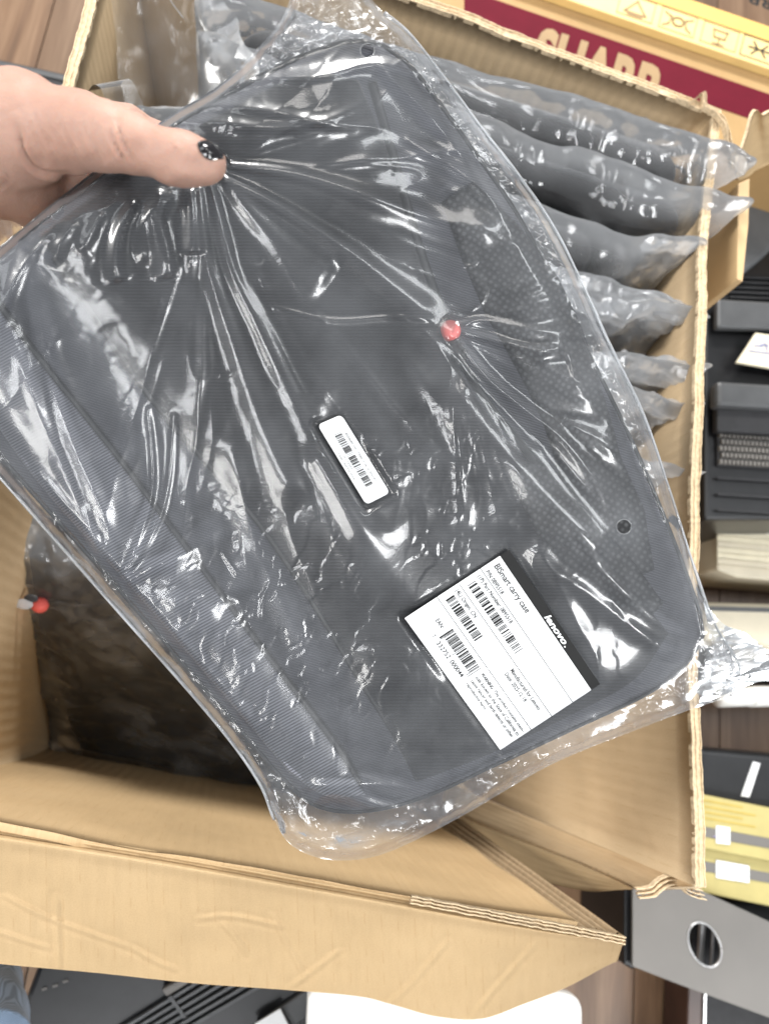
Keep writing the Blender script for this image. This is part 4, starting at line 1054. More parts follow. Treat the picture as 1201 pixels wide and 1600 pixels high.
# welded side seam: the thicker edge at the lower left
sm_ = resample(bg_left, 120)
V, f = tube(PD(sm_[:, 0], sm_[:, 1], d0(sm_[:, 0], sm_[:, 1])), 0.0009, 8); link('welded_seam', mesh_np('welded_seam', V, f), M_seam, bag)
sm2 = resample(bg_right[2:], 160)
V, f = tube(PD(sm2[:, 0], sm2[:, 1], d0(sm2[:, 0], sm2[:, 1]) - 0.0005), 0.0005 + 0.0006 * fbm(np.linspace(0, 20, 160), np.zeros(160), 3, 2), 8); link('welded_seam', mesh_np('welded_seam', V, f), M_seam, bag)

# ---- stickers laid on the film
soft_h = taut + 0.0010
def sticker_map(Q, lift, curl=None):
    Q = np.asarray(Q, float)
    def f(u, v, dz=0.0):
        u = np.asarray(u, float)[..., None]; v = np.asarray(v, float)[..., None]
        p = (1 - v) * ((1 - u) * Q[0] + u * Q[1]) + v * ((1 - u) * Q[3] + u * Q[2])
        x, y = p[..., 0], p[..., 1]
        h = samp(SH, x, y) + lift + dz
        if curl is not None: h = h + curl(u[..., 0], v[..., 0])
        return PD(x, y, d0(x, y) - h)
    return f
SH = blur(soft_h, 4)
def sheet_from(fmap, outline_uv_grid, mat, name, parent, th=0.00025):
    U, Vv = outline_uv_grid; ni, nj = U.shape
    A = fmap(U, Vv, 0.0).reshape(-1, 3); B = fmap(U, Vv, -th).reshape(-1, 3)
    ring = [(0, j) for j in range(nj)] + [(i, nj - 1) for i in range(1, ni)] + [(ni - 1, j) for j in range(nj - 2, -1, -1)] + [(i, 0) for i in range(ni - 2, 0, -1)]
    r = np.array([i * nj + j for i, j in ring]); r2 = np.roll(r, -1)
    f = np.vstack([grid_faces(ni, nj, 0, True), grid_faces(ni, nj, ni * nj), np.stack([r, r2, r2 + ni * nj, r + ni * nj], 1)])
    return link(name, mesh_np(name, np.vstack([A, B]), f), mat, parent)
def rounded_uv(ni, nj, ru, rv):
    S, T = np.meshgrid(np.linspace(0, 1, nj), np.linspace(0, 1, ni))
    a = np.maximum(np.abs(S - 0.5) - (0.5 - ru), 0) / ru; b = np.maximum(np.abs(T - 0.5) - (0.5 - rv), 0) / rv
    k = np.where((a > 0) & (b > 0), np.maximum(a, b) / np.maximum(np.hypot(a, b), 1e-9), 1.0)
    S2 = 0.5 + np.sign(S - 0.5) * np.where(a > 0, 0.5 - ru + a * k * ru, np.abs(S - 0.5)); T2 = 0.5 + np.sign(T - 0.5) * np.where(b > 0, 0.5 - rv + b * k * rv, np.abs(T - 0.5))
    return S2, T2
def print_on(fmap, parts, mat, name, parent, dz=0.00025):
    """parts: list of (V2d in u,v ; faces)"""
    V, f = joinVF(parts); W = fmap(V[:, 0], V[:, 1], dz)
    return link(name, mesh_np(name, W, f, smooth=False), mat, parent)
def tx(body, u0, u1, v0, v1, **kw):
    V, f = fit_text(body, u0, u1, v1, v0, **kw); return V, [q[::-1] for q in f]
def rect(u0, u1, v0, v1, n=12):
    u = np.linspace(u0, u1, n); V = np.vstack([np.stack([u, np.full(n, v0), 0 * u], 1), np.stack([u, np.full(n, v1), 0 * u], 1)])
    return V, [(i, n + i, n + i + 1, i + 1) for i in range(n - 1)]
def barcode(u0, u1, v0, v1, n, seed, guard=None):
    r = np.random.default_rng(seed); wv = r.choice([1, 1, 2, 3], size=2 * n + 1); edges = np.r_[0, np.cumsum(wv)] / wv.sum()
    out = []
    for i in range(0, 2 * n + 1, 2):
        a, b = u0 + (u1 - u0) * edges[i], u0 + (u1 - u0) * edges[i + 1]
        vv = v1 + (guard if (guard and (i < 3 or i > 2 * n - 3 or abs(i - n) < 2)) else 0)
        out.append(rect(a, b, v0, vv, 3))
    return out
curl = lambda u, v: 0.006 * np.clip((v - 0.80) / 0.2, 0, 1) ** 2 * np.clip((0.30 - u) / 0.3, 0, 1)
lm = sticker_map(LAB, 0.0011, curl)
lab = sheet_from(lm, np.meshgrid(np.linspace(0, 1, 60), np.linspace(0.0, 1, 50)), M_label, 'product_label', bag)
lab['label'] = 'white label with black top band and barcodes'
print_on(lm, [rect(0, 1, 0.0, 0.088, 60)], M_ink, 'black_band', lab, 0.0002)
print_on(lm, [tx('lenovo', 0.465, 0.675, 0.018, 0.074, bold=0.030, shear=0.22), tx('.', 0.682, 0.694, 0.062, 0.074, bold=0.02)], M_whiteink, 'brand_lettering', lab, 0.00045)
print_on(lm, [rect(0.0, 1, 0.272, 0.277, 40), rect(0.0, 1, 0.482, 0.487, 40), rect(0, 1, 0.688, 0.693, 40)], M_inkg, 'rule_line', lab)
print_on(lm, [tx('BISmart carry case', 0.035, 0.385, 0.125, 0.195, bold=0.010)], M_ink, 'title_lettering', lab)
print_on(lm, [tx('P/N 0B95518', 0.035, 0.205, 0.222, 0.260, bold=0.010)], M_ink, 'small_lettering', lab)
print_on(lm, [tx('(1P) Part Number: 0B95518', 0.03, 0.385, 0.298, 0.345, bold=0.010), tx('(4L) Origin: CN', 0.03, 0.235, 0.508, 0.556, bold=0.010), tx('EAN:', 0.115, 0.18, 0.775, 0.812, bold=0.010)], M_ink, 'small_lettering', lab)
print_on(lm, barcode(0.045, 0.555, 0.362, 0.440, 34, 1), M_ink, 'barcode', lab)
print_on(lm, barcode(0.045, 0.355, 0.570, 0.650, 22, 2), M_ink, 'barcode', lab)
print_on(lm, barcode(0.215, 0.515, 0.735, 0.835, 28, 3, 0.03), M_ink, 'barcode', lab)
print_on(lm, [tx('7', 0.185, 0.197, 0.875, 0.915, bold=0.010), tx('332752', 0.235, 0.355, 0.875, 0.915, bold=0.010), tx('000044', 0.375, 0.495, 0.875, 0.915, bold=0.010)], M_ink, 'barcode_digits', lab)
print_on(lm, [tx('Manufactured for Lenovo', 0.625, 0.925, 0.515, 0.553, bold=0.010), tx('Date: 2025-12-18', 0.625, 0.835, 0.572, 0.608, bold=0.010)], M_inkg, 'small_lettering', lab)
print_on(lm, [tx('WARNING:', 0.545, 0.665, 0.735, 0.768, bold=0.02), tx('This product contains chem-', 0.675, 0.985, 0.735, 0.772, bold=0.010), tx('icals known to the State of California to', 0.545, 0.985, 0.785, 0.818, bold=0.010),
              tx('cause cancer and birth defects or other', 0.545, 0.975, 0.835, 0.866, bold=0.010), tx('reproductive harm.', 0.545, 0.745, 0.885, 0.920, bold=0.010)], M_inkg, 'warning_lettering', lab)
sk = sticker_map(STK, 0.0009)
stk = sheet_from(sk, rounded_uv(24, 50, 0.055, 0.16), M_label, 'barcode_sticker', bag); stk['label'] = 'small rounded white barcode sticker'
print_on(sk, barcode(0.17, 0.83, 0.36, 0.66, 36, 9), M_ink, 'barcode', stk)
print_on(sk, [tx('8SSB40 NOTEBOOK K3N1P11', 0.20, 0.84, 0.17, 0.27), tx('A1725H1', 0.42, 0.60, 0.71, 0.79), tx('TS4L-R0T0-P54', 0.36, 0.70, 0.84, 0.92)], M_inkg, 'small_lettering', stk)
settle(bag)
for ch in (lab, stk):
    for g in ch.children: g.matrix_parent_inverse = Matrix.Identity(4)

# ================================================================== THE HAND
nodes = []
def cap(a, b): nodes.append((PD(*a[:3]), a[3] * a[2] / F, PD(*b[:3]), b[3] * b[2] / F))
def chain(pts):
    for a, b in zip(pts[:-1], pts[1:]): cap(a, b)
def behind(px, py, r):
    d = float(d0(px, py)) + 0.0165
    d = d / (1 - r / F)        # centre one radius further away
    return (px, py, d, r)
chain([(-420, 215, 0.330, 98), (-120, 215, 0.322, 94), (15, 218, 0.315, 88)])
chain([(-30, 205, 0.305, 84), (35, 200, 0.300, 76), (110, 205, 0.292, 56), (165, 213, 0.287, 46), (212, 227, 0.284, 37), (266, 245, 0.2815, 32), (290, 250, 0.2815, 31.5), (323, 255, 0.2825, 29)])
chain([(-60, 255, 0.325, 75), (25, 275, 0.327, 62), (48, 290, 0.330, 50)])
chain([(60, 190, 0.318, 58), (125, 195, 0.330, 44), behind(195, 204, 33), behind(262, 232, 29), behind(320, 275, 26)])
chain([(50, 225, 0.330, 58), (105, 240, 0.340, 42), behind(185, 268, 33), behind(255, 315, 29), behind(315, 375, 26)])
chain([(35, 255, 0.332, 55), (90, 285, 0.342, 40), behind(165, 330, 31), behind(225, 385, 28), behind(275, 440, 24)])
chain([(20, 280, 0.333, 50), (65, 320, 0.342, 36), behind(115, 375, 27), behind(160, 425, 24), behind(195, 468, 21)])
A0 = np.array([q[0] for q in nodes]); B0 = np.array([q[2] for q in nodes]); ra = np.array([q[1] for q in nodes]); rb = np.array([q[3] for q in nodes])
def hand_sdf(P, k=0.007):
    acc = None
    for i in range(len(nodes)):
        d = B0[i] - A0[i]; t = np.clip(((P - A0[i]) @ d) / d.dot(d), 0, 1)
        v = np.linalg.norm(P - A0[i] - t[..., None] * d, axis=-1) - (ra[i] + t * (rb[i] - ra[i]))
        if acc is None: acc = v
        else:
            h = np.clip(0.5 + 0.5 * (v - acc) / k, 0, 1); acc = v * (1 - h) + acc * h - k * h * (1 - h)
    return acc
def surface_nets(Fv, org, hs):
    s = Fv < 0; nx, ny, nz = Fv.shape
    cs = [(a, b, c) for a in (0, 1) for b in (0, 1) for c in (0, 1)]
    sl = lambda A, c: A[c[0]:nx - 1 + c[0], c[1]:ny - 1 + c[1], c[2]:nz - 1 + c[2]]
    cnt = sum(sl(s, c).astype(int) for c in cs); mixed = (cnt > 0) & (cnt < 8)
    idx = -np.ones(mixed.shape, int); ijk = np.argwhere(mixed); idx[mixed] = np.arange(len(ijk))
    acc = np.zeros((len(ijk), 3)); num = np.zeros(len(ijk))
    for a in cs:
        for ax in range(3):
            if a[ax] == 1: continue
            b = list(a); b[ax] = 1
            fa = Fv[ijk[:, 0] + a[0], ijk[:, 1] + a[1], ijk[:, 2] + a[2]]; fb = Fv[ijk[:, 0] + b[0], ijk[:, 1] + b[1], ijk[:, 2] + b[2]]
            m = (fa < 0) != (fb < 0); t = np.where(m, fa / np.where(m, fa - fb, 1), 0)
            p = np.array(a, float)[None] + np.zeros((len(ijk), 3)); p[:, ax] += t
            acc += p * m[:, None]; num += m
    V = (ijk + acc / num[:, None]) * hs + org
    quads = []
    for ax in range(3):
        b, c = [(1, 2), (2, 0), (0, 1)][ax]
        sh = [nx, ny, nz]; sh[ax] -= 1
        I = np.argwhere(np.take(s, range(0, s.shape[ax] - 1), ax) != np.take(s, range(1, s.shape[ax]), ax))
        I = I[(I[:, b] > 0) & (I[:, c] > 0) & (I[:, b] < Fv.shape[b] - 1) & (I[:, c] < Fv.shape[c] - 1)]
        inn = s[I[:, 0], I[:, 1], I[:, 2]]
        def cell(db_, dc_):
            J = I.copy(); J[:, b] += db_; J[:, c] += dc_; return idx[J[:, 0], J[:, 1], J[:, 2]]
        q = np.stack([cell(-1, -1), cell(0, -1), cell(0, 0), cell(-1, 0)], 1)
        q = np.where(inn[:, None], q, q[:, ::-1]); quads.append(q)
    return V, np.vstack(quads)
hs = 0.0014
allp = np.vstack([A0 - ra[:, None], A0 + ra[:, None], B0 - rb[:, None], B0 + rb[:, None]])
lo = allp.min(0) - 0.006; hi = allp.max(0) + 0.006; lo[0] = max(lo[0], PD(-300, 200, 0.33)[0])
shape = np.ceil((hi - lo) / hs).astype(int) + 1
gg = np.stack(np.meshgrid(*[lo[i] + hs * np.arange(shape[i]) for i in range(3)], indexing='ij'), -1)
FV = np.empty(shape)
for i in range(shape[0]): FV[i] = hand_sdf(gg[i])
Vh, Fh = surface_nets(FV, lo, hs)
def project(P): 
    r = (P - cam_pos) @ M          # world -> photograph axes
    return r[:, 0] / r[:, 2] * F + 600.5, r[:, 1] / r[:, 2] * F + 800
def sgrad(P, ep=0.0008):
    return np.stack([hand_sdf(P + np.eye(3)[i] * ep) - hand_sdf(P - np.eye(3)[i] * ep) for i in range(3)], -1) / (2 * ep)
for it in range(2):
    g = sgrad(Vh); g /= np.linalg.norm(g, axis=1)[:, None] + 1e-9
    Vh = Vh - g * hand_sdf(Vh)[:, None]
hx, hy = project(Vh)
# skin folds: slanting creases over the ball of the thumb, knuckle creases, pad of the thumb tip
dis = np.zeros(len(Vh))
def hcrease(pts, w_, a_):
    global dis
    P = resample(pts, 24); d, fr, _ = seg_dist(hx, hy, P); dis -= a_ * np.exp(-(d / w_) ** 2) * sstep(0, 0.3, fr + 0.1) * (1 - sstep(0.7, 1.05, fr))
    dis += 0.5 * a_ * np.exp(-((d - 1.8 * w_) / w_) ** 2) * sstep(0, 0.3, fr) * (1 - sstep(0.7, 1.05, fr))
for k in range(9):
    x0 = 45 + k * 17; 
    hcrease([(x0 - 14 + 2 * k, 165 + 2 * k), (x0 + 4, 205), (x0 + 26, 248 - k * 0.6), (x0 + 34, 262)], 2.6, 0.00032 + 0.00018 * (k % 2))
hcrease([(182, 182), (190, 215), (205, 246), (212, 258)], 3, 0.0010)
hcrease([(170, 186), (178, 220), (196, 254)], 3, 0.0008)
hcrease([(28, 200), (38, 240), (62, 268), (110, 272)], 4, 0.0016)
hcrease([(-10, 300), (8, 285), (14, 262)], 3, 0.0012)
for (a, b) in (((270, 214), (268, 236)), ((280, 214), (276, 238)), ((289, 217), (284, 236)), ((263, 262), (272, 278))):
    hcrease([a, ((a[0] + b[0]) / 2 - 2, (a[1] + b[1]) / 2), b], 1.8, 0.0006)
dis += 0.0016 * np.exp(-(((hx - 310) / 28) ** 2 + ((hy - 272) / 12) ** 2))      # pad pressed on the film
dis += (fbm(hx / 26, hy / 26, 3, 3) - 0.5) * 0.0012
Vh2 = Vh + g * dis[:, None]
person = empty('person', PD(-120, 215, 0.32), 'left hand with black thumbnail gripping the bagged case', 'person')
link('hand', mesh_np('hand', Vh2, Fh), M_skin, person)
# thumbnail, black polish
e1 = PD(347, 222, 0.28) - PD(311, 244, 0.28); Lnail = np.linalg.norm(e1); e1 /= Lnail
tocam = cam_pos - PD(328, 235, 0.28); tocam /= np.linalg.norm(tocam)
upi = M @ np.array([0.25, -1.0, 0]); 
nn = tocam * 0.80 + upi * 0.52; nn -= nn.dot(e1) * e1; nn /= np.linalg.norm(nn); e2 = np.cross(nn, e1)
cn = PD(334, 244, 0.2815)
aa = np.linspace(0, 1, 22); bbv = np.linspace(-1, 1, 15); NV = []
for a in aa:
    wprof = (0.0040 * (1 - (1 - min(a / 0.35, 1)) ** 2.2) ** 0.5 if a < 0.35 else 0.0040 * (1 - max(0, (a - 0.55) / 0.45) ** 2.2 * 0.72))
    for b in bbv:
        p = cn + e1 * (a - 0.45) * Lnail * 0.86 + e2 * b * wprof + nn * 0.02
        t = 0.0
        for _ in range(40):
            dd = float(hand_sdf(p[None])[0])
            if dd < 0.0004 or t > 0.03: break
            p = p - nn * max(dd * 0.8, 0.0002); t += dd * 0.8
        NV.append(p + nn * (0.0003 + 0.0012 * (1 - b * b) * sstep(0.0, 0.3, np.array(a))))
NV = np.array(NV).reshape(22, 15, 3)
# free edge: keep the outer part on the curve of the nail rather than following the finger tip down
for i in range(17, 22):
    NV[i] = NV[i] * 0.6 + 0.4 * (NV[16] + (NV[16] - NV[13]).mean(0)[None] / 3 * (i - 16))
for _ in range(6):
    NW = NV.copy(); NW[1:-1, 1:-1] = 0.5 * NV[1:-1, 1:-1] + 0.125 * (NV[2:, 1:-1] + NV[:-2, 1:-1] + NV[1:-1, 2:] + NV[1:-1, :-2]); NV = NW
NV = NV.reshape(-1, 3)
Vn = np.vstack([NV, NV - nn * 0.0005])
ring = [(0, j) for j in range(15)] + [(i, 14) for i in range(1, 22)] + [(21, j) for j in range(13, -1, -1)] + [(i, 0) for i in range(20, 0, -1)]
r = np.array([i * 15 + j for i, j in ring]); r2 = np.roll(r, -1)
link('thumbnail', mesh_np('thumbnail', Vn, np.vstack([grid_faces(22, 15), grid_faces(22, 15, 330, True), np.stack([r, r2, r2 + 330, r + 330], 1)])), M_nail, person)
settle(person)

# ================================================================== THINGS AROUND THE CARTON
def at_sheet(fr, pts, z): pass
# --- printed carton behind the box (top right)
sc_root = empty('shipping_carton', PW(1000, 60, 0.3), 'kraft shipping carton with maroon band and pictogram strip standing behind the open box', 'carton')
zc_ = 0.34
def on(px, py, dz=0.0): return PW(px, py, zc_ + dz)
sl = 0.345
def band_pts(ya, yb, x0=420, x1=1420): # lines given by their height at x = 900
    return [(x0, ya + sl * (x0 - 900)), (x1, ya + sl * (x1 - 900)), (x1, yb + sl * (x1 - 900)), (x0, yb + sl * (x0 - 900))]
def slab_px(name, pts, z, h, mat, parent, bevel=0.0): return prism(name, pts, z, h, mat, parent, bevel)
carton_body = prism('carton_body', band_pts(-62, 150), zc_, 0.33, M_carton, sc_root, 0.004)
slab_px('maroon_band', band_pts(43, 92, 725), zc_ + 0.0006, 0.0008, M_maroon, sc_root)
# folded-over top edge of the lid with its picture strip
slab_px('picture_strip', band_pts(-44, 4), zc_ + 0.012, 0.0115, M_creampr, sc_root, 0.001)
slab_px('orange_strip', band_pts(-62, -40), zc_ + 0.0135, 0.0012, M_orangepr, sc_root)
# lettering on the band
def line_pt(x, off): return (x, off + sl * (x - 900))
def carton_text(body, xa, xb, off0, off1, mat, name, dz, flip=False, **kw):
    V, f = fit_text(body, 0, 1, 0, 1, **kw)
    u, v = V[:, 0], V[:, 1]
    if flip: u = 1 - u; v = 1 - v
    x = xa + (xb - xa) * u; off = off0 + (off1 - off0) * v
    # letters stand square to the band
    xx = x + (off1 - off0) * 0 - 0.30 * (off - off0)
    W = on(xx, off + sl * (x - 900) , dz)
    if W[0][2] and False: pass
    me = mesh_np(name, W, f, smooth=False); return link(name, me, mat, sc_root)
carton_text('SHARP', 824, 1014, 140, 66, M_kprint, 'band_lettering', 0.0012, bold=0.045)
carton_text('SHARP', 1168, 1262, -88, -104, M_ink, 'lid_lettering', 0.0138, flip=True, bold=0.03)
# pictograms: framed squares with simple handling signs
def line_px(parts, pts, wpx, z):
    P = np.array(pts, float)
    for a, b in zip(P[:-1], P[1:]):
        d = b - a; L = np.linalg.norm(d) + 1e-9; nrm = np.array([-d[1], d[0]]) / L * wpx / 2; d = d / L * wpx / 2
        q = [a - d + nrm, a - d - nrm, b + d - nrm, b + d + nrm]; parts.append((np.array([PW(x, y, z) for x, y in q]), [(0, 1, 2, 3)]))
zz = zc_ + 0.0128
for k, cx in enumerate((990, 1055, 1120, 1182)):
    parts = []
    o0 = -44 + 6; o1 = -4
    def pp(u, v): x = cx - 27 + 54 * u + 8 * (1 - v); return (x, o0 + (o1 - o0) * v + sl * (x - 900) )
    line_px(parts, [pp(0, 0), pp(1, 0), pp(1, 1), pp(0, 1), pp(0, 0)], 1.3, zz + k * 0.00001)
    if k == 0: sh = [[(0.2, 0.8), (0.5, 0.2), (0.8, 0.8), (0.2, 0.8)], [(0.3, 0.9), (0.7, 0.9)]]
    elif k == 1: sh = [[(0.5 + 0.16 * math.cos(t), 0.5 + 0.2 * math.sin(t)) for t in np.linspace(0, 6.3, 14)], [(0.1, 0.2), (0.3, 0.35), (0.25, 0.7), (0.1, 0.85)], [(0.9, 0.2), (0.7, 0.35), (0.75, 0.7), (0.9, 0.85)]]
    elif k == 2: sh = [[(0.3, 0.25), (0.7, 0.25), (0.65, 0.6), (0.35, 0.6), (0.3, 0.25)], [(0.5, 0.6), (0.5, 0.9)], [(0.35, 0.9), (0.65, 0.9)]]
    else: sh = [[(0.3, 0.2), (0.45, 0.5), (0.3, 0.8)], [(0.7, 0.2), (0.55, 0.5), (0.7, 0.8)], [(0.2, 0.5), (0.8, 0.5)]]
    for q in sh: line_px(parts, [pp(u, v) for u, v in q], 2.2, zz + 0.0001 + k * 0.00001)
    V, f = joinVF(parts); link('pictogram', mesh_np('pictogram', V, f, smooth=False), M_inkg if k == 3 else M_kprint, sc_root)
settle(sc_root)

# --- black flat device edge at the top left
tl = empty('flat_panel', PW(40, 130, 0.1), 'flat black panel lying on the wood floor at the top left behind the hand', 'panel')
prism('panel_body', [(-120, 66), (0, 92), (128, 120), (124, 150), (118, 180), (-120, 150)], 0.10, 0.02, M_blackm, tl, 0.004)
prism('panel_lip', [(-118, 68), (0, 95), (126, 123), (125, 131), (0, 103), (-118, 77)], 0.1022, 0.002, M_darkgrey, tl, 0.0006)
settle(tl)
tb = empty('plastic_wrap', PW(10, 370, 0.2), 'scrap of clear film under the hand at the left edge', 'plastic film')
V, f = crumple('wrap', [(-60, 350, 0.30), (45, 358, 0.30), (20, 400, 0.26), (-60, 440, 0.26)], 40, 50, 0.01, 7, M_film_back)
link('wrap', mesh_np('wrap', V, f), M_film_back, tb); settle(tb)

# --- right hand column of office machines and papers, from the top down
m1 = empty('black_machine', PW(1230, 480, 0.1), 'black office machine right of the box with grey bar and mesh grille', 'machine')
prism('machine_body', [(1100, 250), (1420, 270), (1420, 812), (1100, 812)], 0.2400, 0.2400, M_black, m1, 0.004)
prism('grey_shroud', [(1150, 262), (1330, 270), (1330, 330), (1250, 345), (1195, 400), (1160, 430), (1145, 380)], 0.2650, 0.02, M_darkgrey, m1, 0.006)
prism('grey_ledge', [(1120, 466), (1400, 482), (1400, 520), (1120, 512)], 0.2580, 0.012, M_darkgrey, m1, 0.004)
prism('grey_bar', [(1120, 594), (1400, 612), (1400, 650), (1120, 634)], 0.2680, 0.02, M_darkgrey, m1, 0.006)
prism('dark_bar', [(1120, 636), (1400, 652), (1400, 690), (1120, 674)], 0.2580, 0.012, M_blackm, m1, 0.003)
gp = []
for i in range(26):
    for j in range(5):
        x = 1126 + i * 6.5 + (j % 2) * 3.2; y = 679 + j * 10.5 + (x - 1126) * 0.062
        gp.append(box_w(*[v for v in (lambda c: (c[0] - 0.0018, c[0] + 0.0018, c[1] - 0.0030, c[1] + 0.0030, 0.2415, 0.2485))(PW(x, y, 0.2480))]))
V, f = joinVF(gp); g_ = link('mesh_grille', mesh_np('mesh_grille', V, f, smooth=False), M_grey, m1); g_['kind'] = 'stuff'
prism('grille_frame', [(1120, 672), (1400, 692), (1400, 748), (1120, 728)], 0.2440, 0.003, M_blackm, m1, 0.0006)
for (ya, yb) in ((745, 748), (770, 774), (795, 798)): prism('vent_slat', [(1120, ya), (1400, ya + 16), (1400, yb + 18), (1120, yb)], 0.2460, 0.005, M_blackm, m1, 0.001)
for j in range(6): prism('vent_slat', [(1140, 430 + j * 8), (1400, 440 + j * 8), (1400, 444 + j * 8), (1140, 433 + j * 8)], 0.2460, 0.005, M_blackm, m1, 0.001)
settle(m1)
cl_ = empty('paper_label', PW(1190, 545, 0.2600), 'cream paper slip lying on the black machine right of the box', 'paper slip')
prism('slip', [(1180, 520), (1330, 540), (1320, 596), (1150, 566)], 0.2610, 0.004, M_cream, cl_, 0.0005)
parts = []
for a, b in (((1170, 548), (1205, 553)), ((1178, 540), (1190, 541)), ((1194, 536), (1198, 548)), ((1188, 538), (1200, 540))): line_px(parts, [a, b], 2, 0.2616)
V, f = joinVF(parts); link('blue_scribble', mesh_np('blue_scribble', V, f, smooth=False), plain('blue_ink', (0.10, 0.13, 0.35), 0.6), cl_)
settle(cl_)
ps = empty('paper_stack', PW(1200, 850, 0.1), 'stack of cream paper below the black machine at the right edge', 'paper stack')
for i in range(7):
    yy = 818 + i * 9
    prism('sheet', [(1120, yy), (1400, yy + 26), (1400, yy + 36), (1120, yy + 8)], 0.150 - i * 0.004, 0.003, [M_white, M_cream, M_cream, M_creamd, M_cream, M_cream, M_creamd][i], ps, 0.0008)
prism('stack_block', [(1120, 820), (1400, 846), (1400, 924), (1150, 902), (1120, 890)], 0.12, 0.10, M_creamd, ps, 0.003)
settle(ps)
bt = empty('beige_tray', PW(1190, 990, 0.1), 'beige plastic tray with a grey groove between paper stack and white tube', 'tray')
prism('tray_body', [(1100, 940), (1400, 948), (1400, 1035), (1215, 1022), (1185, 1010), (1100, 1000)], 0.14, 0.08, M_creamd, bt, 0.008, 4)
prism('groove', [(1100, 947), (1400, 955), (1400, 962), (1100, 954)], 0.1415, 0.002, M_darkgrey, bt, 0.0004)
settle(bt)
prism_dark = prism('dark_slab', [(1100, 1000), (1400, 1020), (1400, 1085), (1100, 1060)], 0.08, 0.07, M_black, None, 0.004)
tag(prism_dark, 'dark slab in the gap under the beige tray', 'slab')
tA, tB = PW(1120, 1090, 0.10), PW(1400, 1082, 0.10)
tu = empty('white_tube', tA, 'white plastic tube lying beside the right wall of the box', 'tube')
V, f = tube(resample(np.array([tA, (tA + tB) / 2, tB]), 12), 0.013, 20); link('tube_body', mesh_np('tube_body', V, f), M_white, tu)
V, f = tube(resample(np.array([tA * 0.83 + tB * 0.17, tA * 0.8 + tB * 0.2, tA * 0.72 + tB * 0.28]), 6), 0.0142, 20); link('tube_collar', mesh_np('tube_collar', V, f), M_white, tu)
settle(tu)
bd = empty('black_device', PW(1180, 1210, 0.1), 'black device with a narrow white label beside the right wall', 'device')
prism('device_body', [(1090, 1168), (1400, 1196), (1400, 1300), (1090, 1262)], 0.11, 0.09, M_black, bd, 0.008, 4)
prism('device_label', [(1176, 1190), (1187, 1193), (1170, 1246), (1157, 1244)], 0.1112, 0.0012, M_label, bd, 0.0003)
parts = []; line_px(parts, [(1178, 1200), (1166, 1238)], 4, 0.1116); V, f = joinVF(parts); link('label_print', mesh_np('label_print', V, f, smooth=False), plain('grey_print', (0.45, 0.45, 0.45), 0.6), bd)
settle(bd)
def folder(y0, y1, z, lab, lx, llen, with_lines):
    r_ = empty('yellow_folder', PW(1190, (y0 + y1) / 2, z), lab, 'folder', 'yellow folders stacked right of the box')
    sl2 = 0.2
    def q(x, y): return (x, y + (x - 1120) * sl2)
    prism('folder_body', [q(1080, y0), q(1400, y0), q(1400, y1), q(1080, y1)], z, 0.03, M_yellow, r_, 0.002)
    prism('spine_strip', [q(1080, y0 + 50), q(1400, y0 + 44), q(1400, y0 + 60), q(1080, y0 + 66)], z + 0.001, 0.0014, M_grey, r_, 0.0003)
    prism('name_label', [q(lx, y0 + 44), q(lx + llen, y0 + 43), q(lx + llen, y0 + 70), q(lx, y0 + 72)], z + 0.0018, 0.001, M_label, r_, 0.0002)
    pts = []
    for j in range(3): line_px(pts, [q(lx + 6, y0 + 50 + 6 * j), q(lx + llen - 10 - 8 * j, y0 + 50 + 6 * j)], 1.2, z + 0.0021)
    V, f = joinVF(pts); link('handwriting', mesh_np('handwriting', V, f, smooth=False), plain('violet_ink', (0.35, 0.30, 0.55), 0.6), r_)
    for j in range(with_lines):
        prism('sheet_edge', [q(1080, y0 + 8 + j * 9), q(1160 + 20 * (j % 2), y0 + 6 + j * 9), q(1160 + 20 * (j % 2), y0 + 9 + j * 9), q(1080, y0 + 11 + j * 9)], z + 0.0008, 0.001, M_yellowd, r_, 0.0002)
    settle(r_)
folder(1246, 1330, 0.128, 'upper yellow folder with a short white name label and ruled edge lines', 1118, 22, 4)
folder(1300, 1400, 0.118, 'lower yellow folder with a long white name label beside the torn box corner', 1118, 52, 0)
# --- grey steel plate with a round hole
mp_ = empty('steel_plate', PW(1100, 1480, 0.12), 'grey steel plate with a round hole below the torn box corner', 'steel plate')
outer = [(988, 1390), (1060, 1376), (1201, 1440), (1400, 1530), (1400, 1668), (1201, 1590), (1060, 1538), (988, 1510)]
W = PW([p[0] for p in outer], [p[1] for p in outer], 0.135)
bm = bmesh.new()
ov = [bm.verts.new(v) for v in W]
th3 = np.linspace(0, 2 * np.pi, 33)[:-1]
hp = PW(1100 + 26 * np.cos(th3) + 3 * np.sin(th3), 1476 + 34 * np.sin(th3) + 8 * np.cos(th3), 0.135)
iv = [bm.verts.new(v) for v in hp]
oe = [bm.edges.new((ov[i], ov[(i + 1) % len(ov)])) for i in range(len(ov))]; ie = [bm.edges.new((iv[i], iv[(i + 1) % len(iv)])) for i in range(len(iv))]
bmesh.ops.triangle_fill(bm, edges=oe + ie, use_beauty=True)
for fc in [fc for fc in bm.faces if np.hypot(*(np.array(fc.calc_center_median()[:2]) - hp.mean(0)[:2])) < 0.02 and all(v in iv for v in fc.verts)]: bm.faces.remove(fc)
bmesh.ops.recalc_face_normals(bm, faces=bm.faces)
me = bpy.data.meshes.new('plate'); bm.to_mesh(me); bm.free()
if me.polygons and me.polygons[0].normal.z < 0: me.flip_normals()
o = link('plate', me, M_grey, mp_); so = o.modifiers.new('solid', 'SOLIDIFY'); so.thickness = 0.004; so.offset = -1
